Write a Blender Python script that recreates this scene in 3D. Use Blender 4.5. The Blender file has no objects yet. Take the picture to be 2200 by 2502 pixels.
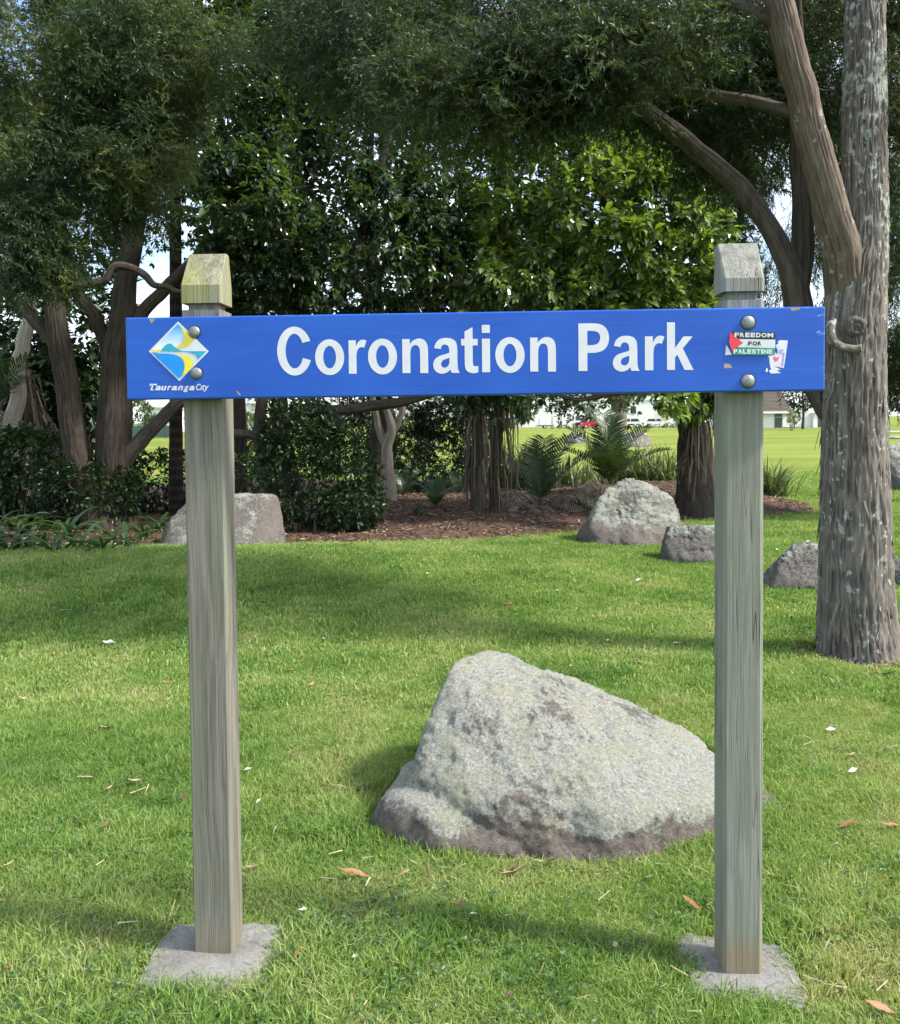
import bpy, bmesh, math, random
import numpy as np
from mathutils import Vector, Matrix

# ------------------------------------------------------------------ camera, sky, sun, exposure
sc = bpy.context.scene
C = sc.collection
F, U0, V0, PITCH, ROLL, H = 2203.0, 1100.0, 1102.0, math.radians(-2.0), -0.010, 1.6
cd = bpy.data.cameras.new('camera'); cam = bpy.data.objects.new('camera', cd); C.objects.link(cam)
cd.sensor_fit = 'HORIZONTAL'; cd.sensor_width = 36.0; cd.lens = 36.0 * F / 2200.0
cd.shift_y = -(1251.0 - V0) / 2200.0
cd.clip_start = 0.05; cd.clip_end = 3000
CAM_R = Matrix.Rotation(math.pi / 2 + PITCH, 3, 'X') @ Matrix.Rotation(ROLL, 3, 'Z')
cam.matrix_world = Matrix.Translation((0, 0, H)) @ CAM_R.to_4x4()
sc.camera = cam
SUN_EL, SUN_AZ = math.radians(45), math.radians(-14)      # azimuth measured from +X towards +Y
sdir = Vector((math.cos(SUN_EL) * math.cos(SUN_AZ), math.cos(SUN_EL) * math.sin(SUN_AZ), math.sin(SUN_EL)))
w = bpy.data.worlds.new('World'); sc.world = w; w.use_nodes = True
nt = w.node_tree; nt.nodes.clear()
out = nt.nodes.new('ShaderNodeOutputWorld'); bg = nt.nodes.new('ShaderNodeBackground')
sky = nt.nodes.new('ShaderNodeTexSky'); sky.sky_type = 'NISHITA'; sky.sun_disc = False
sky.sun_elevation = SUN_EL; sky.sun_rotation = math.pi / 2 - SUN_AZ
sky.air_density = 1.0; sky.dust_density = 1.5; sky.ozone_density = 1.0
tc = nt.nodes.new('ShaderNodeTexCoord'); cn = nt.nodes.new('ShaderNodeTexNoise')
cn.inputs['Scale'].default_value = 3.2; cn.inputs['Detail'].default_value = 7; cn.inputs['Roughness'].default_value = 0.55
mp = nt.nodes.new('ShaderNodeMapping'); mp.inputs['Scale'].default_value = (1, 1, 2.6)
cr = nt.nodes.new('ShaderNodeValToRGB'); cr.color_ramp.elements[0].position = 0.42; cr.color_ramp.elements[1].position = 0.66
mx = nt.nodes.new('ShaderNodeMix'); mx.data_type = 'RGBA'
nt.links.new(tc.outputs['Generated'], mp.inputs['Vector']); nt.links.new(mp.outputs[0], cn.inputs['Vector'])
nt.links.new(cn.outputs['Fac'], cr.inputs['Fac']); nt.links.new(cr.outputs['Color'], mx.inputs[0])
nt.links.new(sky.outputs[0], mx.inputs[6]); mx.inputs[7].default_value = (6.2, 6.5, 7.0, 1)
nt.links.new(mx.outputs[2], bg.inputs['Color']); bg.inputs['Strength'].default_value = 0.15
nt.links.new(bg.outputs[0], out.inputs['Surface'])
sl = bpy.data.lights.new('sun', 'SUN'); sl.energy = 3.4; sl.angle = math.radians(7.0); sl.color = (1.0, 0.945, 0.86)
so = bpy.data.objects.new('sun', sl); C.objects.link(so)
so.rotation_euler = sdir.to_track_quat('Z', 'Y').to_euler()
vs = sc.view_settings; vs.view_transform = 'Standard'; vs.look = 'None'; vs.gamma = 1.0; vs.use_curve_mapping = False
vs.exposure = 1.15
sc.cycles.use_denoising = True
sc.cycles.max_bounces = 5; sc.cycles.diffuse_bounces = 2; sc.cycles.glossy_bounces = 2; sc.cycles.transmission_bounces = 3
sc.cycles.caustics_reflective = False; sc.cycles.caustics_refractive = False
sc.cycles.use_adaptive_sampling = True; sc.cycles.adaptive_threshold = 0.025

# ------------------------------------------------------------------ helpers
rng = np.random.default_rng(7)
_M = np.array(CAM_R)
def ray(u, v): return _M @ np.array([(u - U0) / F, -(v - V0) / F, -1.0])
def P(u, v, y):
    d = ray(u, v); return np.array([0, 0, H]) + d * (y / d[1])
def G(u, v, z=0.0):
    d = ray(u, v); return np.array([0, 0, H]) + d * ((z - H) / d[2])

def _hash(i, j, k, seed):
    n = (i.astype(np.int64) * 374761393 + j.astype(np.int64) * 668265263 + k.astype(np.int64) * 2147483647 + seed * 974711) & 0xffffffff
    n = ((n ^ (n >> 13)) * 1274126177) & 0xffffffff
    n = n ^ (n >> 16)
    return (n & 0xffff) / 32767.5 - 1.0
def noise(p, seed=0):
    p = np.asarray(p, float); f = np.floor(p); t = p - f; t = t * t * t * (t * (t * 6 - 15) + 10); f = f.astype(np.int64)
    r = 0
    for a in (0, 1):
        for b in (0, 1):
            for c in (0, 1):
                wgt = (t[:, 0] if a else 1 - t[:, 0]) * (t[:, 1] if b else 1 - t[:, 1]) * (t[:, 2] if c else 1 - t[:, 2])
                r = r + wgt * _hash(f[:, 0] + a, f[:, 1] + b, f[:, 2] + c, seed)
    return r
def fbm(p, octv=4, seed=0, gain=0.5):
    r = 0; a = 1.0; p = np.asarray(p, float)
    for o in range(octv):
        r = r + a * noise(p * 2 ** o + 17.3 * o, seed + o); a *= gain
    return r
def sstep(a, b, x):
    t = np.clip((x - a) / (b - a), 0, 1); return t * t * (3 - 2 * t)

def make_mesh(name, V, faces, tint=None, smooth=False, mats=(), midx=None):
    """faces: one (N,k) integer array or a list of them."""
    V = np.asarray(V, np.float32)
    if not isinstance(faces, (list, tuple)): faces = [faces]
    faces = [np.asarray(f, np.int32) for f in faces if len(f)]
    me = bpy.data.meshes.new(name)
    me.vertices.add(len(V)); me.vertices.foreach_set('co', V.ravel())
    nl = sum(f.size for f in faces); npoly = sum(len(f) for f in faces)
    me.loops.add(nl); me.loops.foreach_set('vertex_index', np.concatenate([f.ravel() for f in faces]))
    me.polygons.add(npoly)
    tot = np.concatenate([np.full(len(f), f.shape[1], np.int32) for f in faces])
    me.polygons.foreach_set('loop_start', np.concatenate([[0], np.cumsum(tot)[:-1]]).astype(np.int32))
    for m in mats: me.materials.append(m)
    if midx is not None: me.polygons.foreach_set('material_index', np.asarray(midx, np.int32))
    me.update(calc_edges=True)
    me.polygons.foreach_set('use_smooth', np.full(npoly, bool(smooth)))
    if tint is not None:
        a = me.attributes.new('tint', 'FLOAT', 'POINT'); a.data.foreach_set('value', np.asarray(tint, np.float32))
    return me
def link(name, me, parent=None, loc=None):
    o = bpy.data.objects.new(name, me); C.objects.link(o)
    if parent is not None: o.parent = parent
    if loc is not None: o.location = loc
    return o
def tag(o, label=None, cat=None, group=None, kind=None):
    if label: o['label'] = label
    if cat: o['category'] = cat
    if group: o['group'] = group
    if kind: o['kind'] = kind
    return o
def thing(name, label, cat, loc=(0, 0, 0), rotz=0.0, group=None):
    o = bpy.data.objects.new(name, None); C.objects.link(o); o.location = [float(x) for x in loc]; o.rotation_euler = (0, 0, rotz)
    o.empty_display_size = 0.1
    return tag(o, label, cat, group)
def part(name, V, faces, mat, parent, **kw):
    """a child mesh; V in world coordinates, parent an unrotated empty"""
    V = np.asarray(V, float) - np.array(parent.location)
    k = kw.pop('kind', None)
    o = link(name, make_mesh(name, V, faces, mats=[mat] if not isinstance(mat, (list, tuple)) else mat, **kw), parent)
    if k: o['kind'] = k
    return o
def from_bm(name, bm, mats, parent=None, smooth=False, loc=None):
    me = bpy.data.meshes.new(name); bm.normal_update(); bm.to_mesh(me); bm.free()
    for m in (mats if isinstance(mats, (list, tuple)) else [mats]): me.materials.append(m)
    if smooth: me.polygons.foreach_set('use_smooth', np.full(len(me.polygons), True))
    return link(name, me, parent, loc)
def bm_box(bm, x0, x1, y0, y1, z0, z1, mi=0, bevel=0.0):
    r = bmesh.ops.create_cube(bm, size=1.0)['verts']
    for v in r: v.co = Vector(((x0 + x1) / 2 + v.co.x * (x1 - x0), (y0 + y1) / 2 + v.co.y * (y1 - y0), (z0 + z1) / 2 + v.co.z * (z1 - z0)))
    fs = {f for v in r for f in v.link_faces}
    for f in fs: f.material_index = mi
    if bevel:
        es = {e for v in r for e in v.link_edges}
        bmesh.ops.bevel(bm, geom=list(es), offset=bevel, segments=2, affect='EDGES', profile=0.5)
    return r
def bm_cyl(bm, p0, p1, r0, r1=None, seg=12, mi=0):
    p0, p1 = Vector(p0), Vector(p1); r1 = r0 if r1 is None else r1
    r = bmesh.ops.create_cone(bm, cap_ends=True, segments=seg, radius1=r0, radius2=r1, depth=(p1 - p0).length)['verts']
    q = (p1 - p0).to_track_quat('Z', 'Y').to_matrix()
    for v in r: v.co = q @ v.co + (p0 + p1) / 2
    for f in {f for v in r for f in v.link_faces}: f.material_index = mi
    return r
def bm_prism(bm, pts, y0, y1, mi=0, axis='Y'):
    """polygon (a,b) extruded along an axis: Y -> (a,y,b), X -> (x,a,b)"""
    def mk(a, b, t): return (a, t, b) if axis == 'Y' else (t, a, b)
    v0 = [bm.verts.new(mk(a, b, y0)) for a, b in pts]; v1 = [bm.verts.new(mk(a, b, y1)) for a, b in pts]
    fs = [bm.faces.new(v0), bm.faces.new(v1[::-1])]
    n = len(pts)
    for i in range(n): fs.append(bm.faces.new((v0[i], v1[i], v1[(i + 1) % n], v0[(i + 1) % n])))
    for f in fs: f.material_index = mi
    bmesh.ops.recalc_face_normals(bm, faces=fs)
    return v0 + v1

def frames(d, roll=None):
    """rotation matrices whose X axis is d, Z axis as upright as can be, then rolled about X"""
    d = d / np.maximum(np.linalg.norm(d, axis=1, keepdims=True), 1e-9)
    up = np.tile(np.array([0.0, 0, 1]), (len(d), 1)); bad = np.abs(d[:, 2]) > 0.98; up[bad] = [1, 0, 0]
    y = np.cross(up, d); y /= np.maximum(np.linalg.norm(y, axis=1, keepdims=True), 1e-9); z = np.cross(d, y)
    if roll is not None:
        c, s = np.cos(roll)[:, None], np.sin(roll)[:, None]; y, z = y * c + z * s, z * c - y * s
    return np.stack([d, y, z], axis=2)
def instance(tv, tf, pos, R, s):
    tv = np.asarray(tv, float); tf = np.asarray(tf); n, k = len(pos), len(tv)
    s = np.asarray(s, float)
    if s.ndim == 1: s = np.repeat(s[:, None], 3, axis=1)
    V = np.einsum('nij,nkj->nki', R, tv[None] * s[:, None, :]) + pos[:, None, :]
    Fc = tf[None] + (np.arange(n) * k)[:, None, None]
    return V.reshape(-1, 3), Fc.reshape(-1, tf.shape[1])
def rdir(n, r=rng):
    v = r.normal(size=(n, 3)); return v / np.linalg.norm(v, axis=1, keepdims=True)

def catmull(pts, n):
    p = np.asarray(pts, float); p = np.vstack([2 * p[0] - p[1], p, 2 * p[-1] - p[-2]])
    t = np.linspace(0, len(p) - 3 - 1e-6, n); i = t.astype(int); t = (t - i)[:, None]
    a, b, c, d = p[i], p[i + 1], p[i + 2], p[i + 3]
    return 0.5 * (2 * b + (c - a) * t + (2 * a - 5 * b + 4 * c - d) * t ** 2 + (3 * b - a - 3 * c + d) * t ** 3)
def sweep(pts, rad, sides):
    """points, tangent frames of a tube: returns centre-relative ring directions too"""
    n = len(pts); T = np.gradient(pts, axis=0); T /= np.linalg.norm(T, axis=1, keepdims=True) + 1e-12
    N = np.zeros_like(T); a = np.array([1.0, 0.13, 0]) if abs(T[0, 0]) < 0.9 else np.array([0, 1.0, 0])
    a = a - T[0] * a.dot(T[0]); N[0] = a / np.linalg.norm(a)
    for i in range(1, n):
        a = N[i - 1] - T[i] * N[i - 1].dot(T[i]); N[i] = a / (np.linalg.norm(a) + 1e-12)
    B = np.cross(T, N); th = np.linspace(0, 2 * np.pi, sides, endpoint=False)
    D = N[:, None, :] * np.cos(th)[None, :, None] + B[:, None, :] * np.sin(th)[None, :, None]
    return D, th
def ring_faces(n, sides, off=0, cap=True):
    i = np.arange(n - 1)[:, None] * sides; j = np.arange(sides)[None]; j2 = (j + 1) % sides
    return (np.stack([i + j, i + j2, i + sides + j2, i + sides + j], axis=2).reshape(-1, 4) + off)
def tubes(paths, sides=5):
    Vs, Fs, off = [], [], 0
    for pts, rad in paths:
        D, _ = sweep(pts, rad, sides)
        Vs.append((pts[:, None, :] + D * rad[:, None, None]).reshape(-1, 3)); Fs.append(ring_faces(len(pts), sides, off)); off += len(pts) * sides
    return np.vstack(Vs), np.vstack(Fs)
def bark_tube(pts, rad, n, sides, amp, seed, along=2.2, around=26.0, lump=0.06, flare=0.0, twist=0.0, wig=0.0):
    """tapered trunk with long fibrous ridges as real relief"""
    p = catmull(pts, n); r = catmull(np.stack([np.asarray(rad)] * 3, 1), n)[:, 0]
    if wig:
        e = np.linspace(0, 1, n)[:, None]; e = np.sin(np.pi * np.clip(e, 0, 1)) ** 0.5; ar = np.concatenate([[0], np.cumsum(np.linalg.norm(np.diff(p, axis=0), axis=1))])
        p = p + wig * e * np.stack([noise(np.c_[ar * 2.3, ar * 0 + seed, ar * 0 + k * 7.7], seed) + 0.5 * noise(np.c_[ar * 6, ar * 0 + seed, ar * 0 + k * 3.3], seed + 1) for k in range(3)], 1)
    D, th = sweep(p, r, sides)
    s = np.concatenate([[0], np.cumsum(np.linalg.norm(np.diff(p, axis=0), axis=1))])
    tt = np.repeat(th[None], n, 0); ss = np.repeat(s[:, None], sides, 1); rr = np.repeat(r[:, None], sides, 1)
    wob = noise(np.stack([np.cos(tt) * 2, np.sin(tt) * 2, ss * 1.3], 2).reshape(-1, 3), seed + 5).reshape(tt.shape)
    a = tt + twist * ss + wob * 0.16
    q = np.stack([np.cos(a) * around * 0.16, np.sin(a) * around * 0.16, ss * along], 2).reshape(-1, 3)
    f1 = 1 - np.abs(noise(q, seed)) * 2
    f2 = 1 - np.abs(noise(q * [2.3, 2.3, 1.9] + 3.1, seed + 1)) * 2
    f3 = noise(q * [6, 6, 4.5], seed + 2)
    rel = (f1 * 0.55 + f2 * 0.35 + f3 * 0.22).reshape(tt.shape)
    lo = noise(np.stack([np.cos(tt) * 1.1, np.sin(tt) * 1.1, ss * 1.1], 2).reshape(-1, 3), seed + 3).reshape(tt.shape)
    fl = flare * np.exp(-ss / 0.22) * (1 + 0.5 * np.sin(tt * 5 + seed))
    R = rr * (1 + lump * lo + fl) + amp * rel
    V = (p[:, None, :] + D * R[:, :, None]).reshape(-1, 3)
    tint = np.clip(0.5 + 0.42 * rel, 0, 1).ravel()
    return V, ring_faces(n, sides), tint, (p, r)

def pxpath(l, y):
    """[(u, v, width_px[, y])] -> world points and radii"""
    pts, rad = [], []
    for q in l:
        yy = q[3] if len(q) > 3 else y
        pts.append(P(q[0], q[1], yy)); rad.append(q[2] / 2 / F * yy)
    return np.array(pts), np.array(rad)

def branch_net(mains, targets, seed, rmin=0.003, kr=0.010, bend=0.12, up=0.0):
    r_ = np.random.default_rng(seed)
    N = np.zeros((40000, 3)); R = np.zeros(40000); n = 0
    for p, r in mains:
        m = len(p); N[n:n + m] = p; R[n:n + m] = r; n += m
    base = N[:n].copy()
    d0 = np.array([np.min(np.linalg.norm(base - t, axis=1)) for t in targets])
    paths = []
    for t in targets[np.argsort(d0)]:
        dd = np.linalg.norm(N[:n] - t, axis=1); i = int(np.argmin(dd)); d = dd[i]
        if d < 0.05: continue
        k = int(np.clip(d / 0.12, 3, 14)); s = np.linspace(0, 1, k)[:, None]
        off = r_.normal(size=3) * d * bend; off2 = r_.normal(size=3) * d * bend * 0.6
        pts = N[i] * (1 - s) + t * s + off * np.sin(s * np.pi) + off2 * np.sin(2 * s * np.pi) + np.array([0, 0, up * d]) * np.sin(s * np.pi)
        pts[1:-1] += r_.normal(size=(k - 2, 3)) * 0.012
        ra = min(R[i] * 0.7, rmin + kr * d); rad = ra + (rmin - ra) * s[:, 0] ** 0.8
        paths.append((pts, rad))
        if n + k < 40000: N[n:n + k] = pts; R[n:n + k] = rad; n += k
    return paths
def ellip(n, c, r, seed, shell=0.35):
    r_ = np.random.default_rng(seed); d = rdir(n, r_); k = (shell + (1 - shell) * r_.random(n)) ** (1 / 2.2)
    return np.asarray(c) + d * np.asarray(r) * k[:, None]

# ------------------------------------------------------------------ materials
def newmat(name):
    m = bpy.data.materials.new(name); m.use_nodes = True; n = m.node_tree
    return m, n, n.nodes['Principled BSDF']
def nd(n, t, **kw):
    x = n.nodes.new('ShaderNode' + t)
    for k, v in kw.items():
        if k in x.inputs: x.inputs[k].default_value = v
        else: setattr(x, k, v)
    return x
def ramp(n, src, stops):
    r = n.nodes.new('ShaderNodeValToRGB'); e = r.color_ramp.elements
    e[0].position, e[0].color = stops[0][0], (*stops[0][1], 1); e[1].position, e[1].color = stops[-1][0], (*stops[-1][1], 1)
    for p, c in stops[1:-1]:
        k = e.new(p); k.color = (*c, 1)
    n.links.new(src, r.inputs[0]); return r.outputs[0]
def coords(n, scale=(1, 1, 1), loc=(0, 0, 0), rot=(0, 0, 0), kind='Object'):
    t = nd(n, 'TexCoord'); m = nd(n, 'Mapping'); m.inputs['Scale'].default_value = scale; m.inputs['Location'].default_value = loc; m.inputs['Rotation'].default_value = rot
    n.links.new(t.outputs[kind], m.inputs[0]); return m.outputs[0]
def tex(n, vec, scale, detail=4, rough=0.55, dist=0.0):
    x = nd(n, 'TexNoise', Scale=scale, Detail=detail, Roughness=rough, Distortion=dist); n.links.new(vec, x.inputs['Vector']); return x.outputs['Fac']
def mixc(n, fac, a, b, mode='MIX'):
    m = nd(n, 'Mix'); m.data_type = 'RGBA'; m.blend_type = mode
    for s, i in ((fac, 0), (a, 6), (b, 7)):
        if isinstance(s, (int, float)): m.inputs[i].default_value = s
        elif isinstance(s, tuple): m.inputs[i].default_value = (*s, 1)
        else: n.links.new(s, m.inputs[i])
    return m.outputs[2]
def mth(n, op, a, b=0.0):
    m = nd(n, 'Math'); m.operation = op
    for s, i in ((a, 0), (b, 1)):
        if isinstance(s, (int, float)): m.inputs[i].default_value = s
        else: n.links.new(s, m.inputs[i])
    return m.outputs[0]
def bump(n, bs, h, strength=0.4, dist=0.01):
    b = nd(n, 'Bump', Strength=strength, Distance=dist); n.links.new(h, b.inputs['Height']); n.links.new(b.outputs[0], bs.inputs['Normal'])
def plain(name, col, rough=0.6, metal=0.0, var=0.12, scale=8.0):
    m, n, b = newmat(name); f = tex(n, coords(n), scale, 5)
    c = ramp(n, f, [(0.3, tuple(x * (1 - var) for x in col)), (0.7, tuple(min(1, x * (1 + var)) for x in col))])
    n.links.new(c, b.inputs['Base Color']); b.inputs['Roughness'].default_value = rough; b.inputs['Metallic'].default_value = metal
    return m
def leafmat(name, stops, rough=0.5, trans=0.3, tcol=None, spec=0.5):
    m, n, b = newmat(name); a = nd(n, 'Attribute', attribute_name='tint')
    c = ramp(n, a.outputs['Fac'], stops); n.links.new(c, b.inputs['Base Color'])
    b.inputs['Roughness'].default_value = rough; b.inputs['Specular IOR Level'].default_value = spec
    t = nd(n, 'BsdfTranslucent'); mix = nd(n, 'MixShader'); mix.inputs[0].default_value = trans
    n.links.new(mixc(n, 1.0, c, tcol or (1.3, 1.4, 0.6), 'MULTIPLY'), t.inputs['Color'])
    n.links.new(b.outputs[0], mix.inputs[1]); n.links.new(t.outputs[0], mix.inputs[2])
    n.links.new(mix.outputs[0], n.nodes['Material Output'].inputs['Surface']); return m
def barkmat(name, dark, mid, light, lich=0.0, lcol=(0.42, 0.47, 0.42), red=None, lz=None):
    m, n, b = newmat(name); a = nd(n, 'Attribute', attribute_name='tint')
    c = ramp(n, a.outputs['Fac'], [(0.15, dark), (0.5, mid), (0.85, light)])
    f = tex(n, coords(n, (14, 14, 1.6)), 2.0, 6, 0.65)
    c = mixc(n, 0.45, c, ramp(n, f, [(0.3, dark), (0.7, light)]), 'MIX')
    if red:
        c = mixc(n, mth(n, 'MULTIPLY', tex(n, coords(n, (1, 1, 0.35)), 3.0, 3), 0.3), c, red)
    if lich:
        g = mth(n, 'ADD', mth(n, 'MULTIPLY', tex(n, coords(n, (1, 1, 0.7), (3, 1, 7)), 26.0, 3, 0.6), 0.62), mth(n, 'MULTIPLY', tex(n, coords(n, (1, 1, 0.5), (5, 2, 1)), 5.0, 3, 0.6), 0.38))
        if lz:
            sz = nd(n, 'SeparateXYZ'); n.links.new(coords(n), sz.inputs[0]); mr = nd(n, 'MapRange'); mr.inputs['From Min'].default_value = lz[0]; mr.inputs['From Max'].default_value = lz[1]; mr.inputs['To Max'].default_value = lz[2]; n.links.new(sz.outputs['Z'], mr.inputs['Value']); g = mth(n, 'ADD', g, mr.outputs[0])
        c = mixc(n, ramp(n, g, [(0.68 - lich * 0.2, (0, 0, 0)), (0.695 - lich * 0.2, (1, 1, 1))]), c, lcol)
    n.links.new(c, b.inputs['Base Color']); b.inputs['Roughness'].default_value = 0.95; b.inputs['Specular IOR Level'].default_value = 0.2
    bump(n, b, f, 0.6, 0.008); return m
def rockmat(name, rock1, rock2, lichen, cover, zlow, zhigh, lscale=16.0):
    m, n, b = newmat(name); v = coords(n)
    base = ramp(n, tex(n, v, 40, 8, 0.8), [(0.36, tuple(x * 0.4 for x in rock1)), (0.5, rock1), (0.64, rock2)])
    base = mixc(n, 0.3, base, ramp(n, tex(n, v, 2.4, 3), [(0.35, rock1), (0.65, rock2)]))
    g = nd(n, 'NewGeometry'); sx = nd(n, 'SeparateXYZ'); n.links.new(v, sx.inputs[0])
    nz = nd(n, 'SeparateXYZ'); n.links.new(g.outputs['Normal'], nz.inputs[0])
    hmask = nd(n, 'MapRange'); hmask.inputs['From Min'].default_value = zlow; hmask.inputs['From Max'].default_value = zhigh
    n.links.new(mth(n, 'ADD', sx.outputs['Z'], mth(n, 'MULTIPLY', mth(n, 'SUBTRACT', tex(n, v, 5, 4), 0.5), 0.22)), hmask.inputs['Value'])
    big = mth(n, 'ADD', mth(n, 'MULTIPLY', tex(n, v, lscale * 0.22, 5, 0.65), 0.55), mth(n, 'MULTIPLY', tex(n, v, lscale * 1.6, 8, 0.85), 0.65))
    thr = mth(n, 'ADD', mth(n, 'MULTIPLY', hmask.outputs[0], cover), mth(n, 'MULTIPLY', nz.outputs['Z'], 0.07))
    k = mth(n, 'GREATER_THAN', mth(n, 'ADD', big, thr), 0.93)
    k2 = nd(n, 'MapRange'); k2.inputs['From Min'].default_value = 0.90; k2.inputs['From Max'].default_value = 0.96; n.links.new(mth(n, 'ADD', big, thr), k2.inputs['Value'])
    lc = ramp(n, tex(n, v, 75, 8, 0.85), [(0.36, tuple(x * 0.30 for x in lichen)), (0.47, tuple(x * 0.85 for x in lichen)), (0.56, tuple(x * 1.15 for x in lichen)), (0.66, tuple(min(0.8, x * 1.7) for x in lichen))])
    lc = mixc(n, ramp(n, tex(n, v, 7, 4, 0.6), [(0.45, (0, 0, 0)), (0.7, (0.55, 0.55, 0.55))]), lc, (lichen[0] * 0.95, lichen[1] * 0.93, lichen[2] * 0.66))
    c = mixc(n, k2.outputs[0], base, lc)
    n.links.new(c, b.inputs['Base Color']); b.inputs['Roughness'].default_value = 0.95; b.inputs['Specular IOR Level'].default_value = 0.2
    hh = mth(n, 'ADD', mth(n, 'ADD', mth(n, 'MULTIPLY', tex(n, v, 70, 6, 0.8), 0.8), mth(n, 'MULTIPLY', tex(n, v, 18, 5, 0.7), 0.8)), mth(n, 'MULTIPLY', k2.outputs[0], 0.25))
    bump(n, b, hh, 1.0, 0.022); return m
def woodmat(name, c_lo, c_mid, c_hi, algae, algae_amt, cracks=0.5, foot=None, seed=0.0):
    """weathered treated pine: grain along local Z"""
    m, n, b = newmat(name)
    v = coords(n, (22, 22, 0.55), (seed, seed, 0)); dist = tex(n, coords(n, (3, 3, 0.9), (seed, 0, 0)), 1.5, 2)
    vv = nd(n, 'VectorMath'); vv.operation = 'ADD'; n.links.new(v, vv.inputs[0])
    cmb = nd(n, 'CombineXYZ'); n.links.new(mth(n, 'MULTIPLY', dist, 2.4), cmb.inputs[0]); n.links.new(mth(n, 'MULTIPLY', dist, 2.0), cmb.inputs[1]); n.links.new(cmb.outputs[0], vv.inputs[1])
    g1 = tex(n, vv.outputs[0], 2.2, 3, 0.6); g2 = tex(n, coords(n, (90, 90, 1.1), (seed, 0, 0)), 2.0, 4, 0.7)
    c = ramp(n, g1, [(0.36, c_lo), (0.48, c_mid), (0.62, c_hi)])
    c = mixc(n, 0.45, c, ramp(n, g2, [(0.36, c_lo), (0.64, c_hi)]))
    al = tex(n, coords(n, (5, 5, 1.3), (seed, 3, 0)), 1.4, 4)
    c = mixc(n, mth(n, 'MULTIPLY', ramp(n, al, [(0.38, (0, 0, 0)), (0.62, (1, 1, 1))]), algae_amt), c, algae)
    ck = tex(n, coords(n, (30, 30, 0.8), (seed + 5, 2, 0)), 1.0, 2, 0.5)
    line = mth(n, 'SUBTRACT', 1.0, mth(n, 'MULTIPLY', mth(n, 'ABSOLUTE', mth(n, 'SUBTRACT', ck, 0.5)), 75.0))
    gate = ramp(n, tex(n, coords(n, (4, 4, 0.8), (9, seed, 1)), 1.6, 3), [(0.50, (0, 0, 0)), (0.58, (1, 1, 1))])
    line = mth(n, 'MULTIPLY', mth(n, 'MAXIMUM', line, 0.0), gate)
    c = mixc(n, mth(n, 'MULTIPLY', line, cracks), c, (0.03, 0.03, 0.022))
    if foot:
        t = nd(n, 'TexCoord'); sz = nd(n, 'SeparateXYZ'); n.links.new(t.outputs['Object'], sz.inputs[0])
        mr = nd(n, 'MapRange'); mr.inputs['From Min'].default_value = foot[1]; mr.inputs['From Max'].default_value = foot[1] * 0.35
        n.links.new(mth(n, 'ADD', sz.outputs['Z'], mth(n, 'MULTIPLY', mth(n, 'SUBTRACT', tex(n, coords(n), 14, 5), 0.5), 0.12)), mr.inputs['Value'])
        c = mixc(n, mth(n, 'MULTIPLY', mr.outputs[0], 0.5), c, foot[0])
    sp = tex(n, coords(n, (60, 60, 30), (1, seed, 0)), 3.0, 2)
    c = mixc(n, ramp(n, sp, [(0.74, (0, 0, 0)), (0.78, (0.7, 0.7, 0.7))]), c, (0.42, 0.43, 0.36))
    n.links.new(c, b.inputs['Base Color']); b.inputs['Roughness'].default_value = 0.85; b.inputs['Specular IOR Level'].default_value = 0.25
    bump(n, b, mth(n, 'SUBTRACT', mth(n, 'ADD', g2, g1), mth(n, 'MULTIPLY', line, 3.0)), 0.6, 0.006); return m

# ------------------------------------------------------------------ ground
CREST = lambda x, y: 0.19 * np.exp(-((y - 9.7) / np.where(y < 9.7, 2.2, 1.5)) ** 2) * sstep(3.0, -1.5, x)
def gz(x, y):
    x = np.asarray(x, float); y = np.asarray(y, float)
    near = np.stack([x * 0.55, y * 0.55, np.zeros_like(x)], -1).reshape(-1, 3)
    n1 = noise(near, 31).reshape(x.shape) * 0.022 + noise(near * 3.1, 32).reshape(x.shape) * 0.006
    return n1 * sstep(60, 20, np.hypot(x, y)) - 0.012 + CREST(x, y) - 0.022 * np.exp(-(((x - 0.88) / 0.5) ** 2 + ((y - 2.55) / 0.45) ** 2))
def gp(u, v, lift=0.0):
    p = G(u, v); 
    for _ in range(14): p = 0.5 * p + 0.5 * G(u, v, float(gz(p[0], p[1])))
    p = p.copy(); p[2] += lift; return p

def axis(lim_lo, dense_lo, dense_hi, lim_hi, step):
    c = np.arange(dense_lo, dense_hi + 1e-6, step); k = 1.22
    hi = [dense_hi]; s = step
    while hi[-1] < lim_hi: s *= k; hi.append(hi[-1] + s)
    lo = [dense_lo]; s = step
    while lo[-1] > lim_lo: s *= k; lo.append(lo[-1] - s)
    return np.concatenate([lo[::-1][:-1], c, hi[1:]])
xs = axis(-900, -8, 8, 900, 0.15); ys = axis(-60, 0.8, 24, 1500, 0.15)
XX, YY = np.meshgrid(xs, ys); ZZ = gz(XX, YY)
gf = ring_faces(len(ys), len(xs)).reshape(len(ys) - 1, len(xs), 4)[:, :-1].reshape(-1, 4)
m, n, b = newmat('lawn_ground'); v = coords(n)
c1 = ramp(n, tex(n, v, 1.1, 6, 0.65), [(0.30, (0.075, 0.12, 0.018)), (0.5, (0.12, 0.17, 0.026)), (0.68, (0.19, 0.19, 0.06))])
c2 = ramp(n, tex(n, v, 55, 6, 0.75), [(0.3, (0.05, 0.07, 0.015)), (0.5, (0.11, 0.15, 0.03)), (0.72, (0.22, 0.20, 0.09))])
c3 = mixc(n, 0.55, c1, c2)
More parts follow.
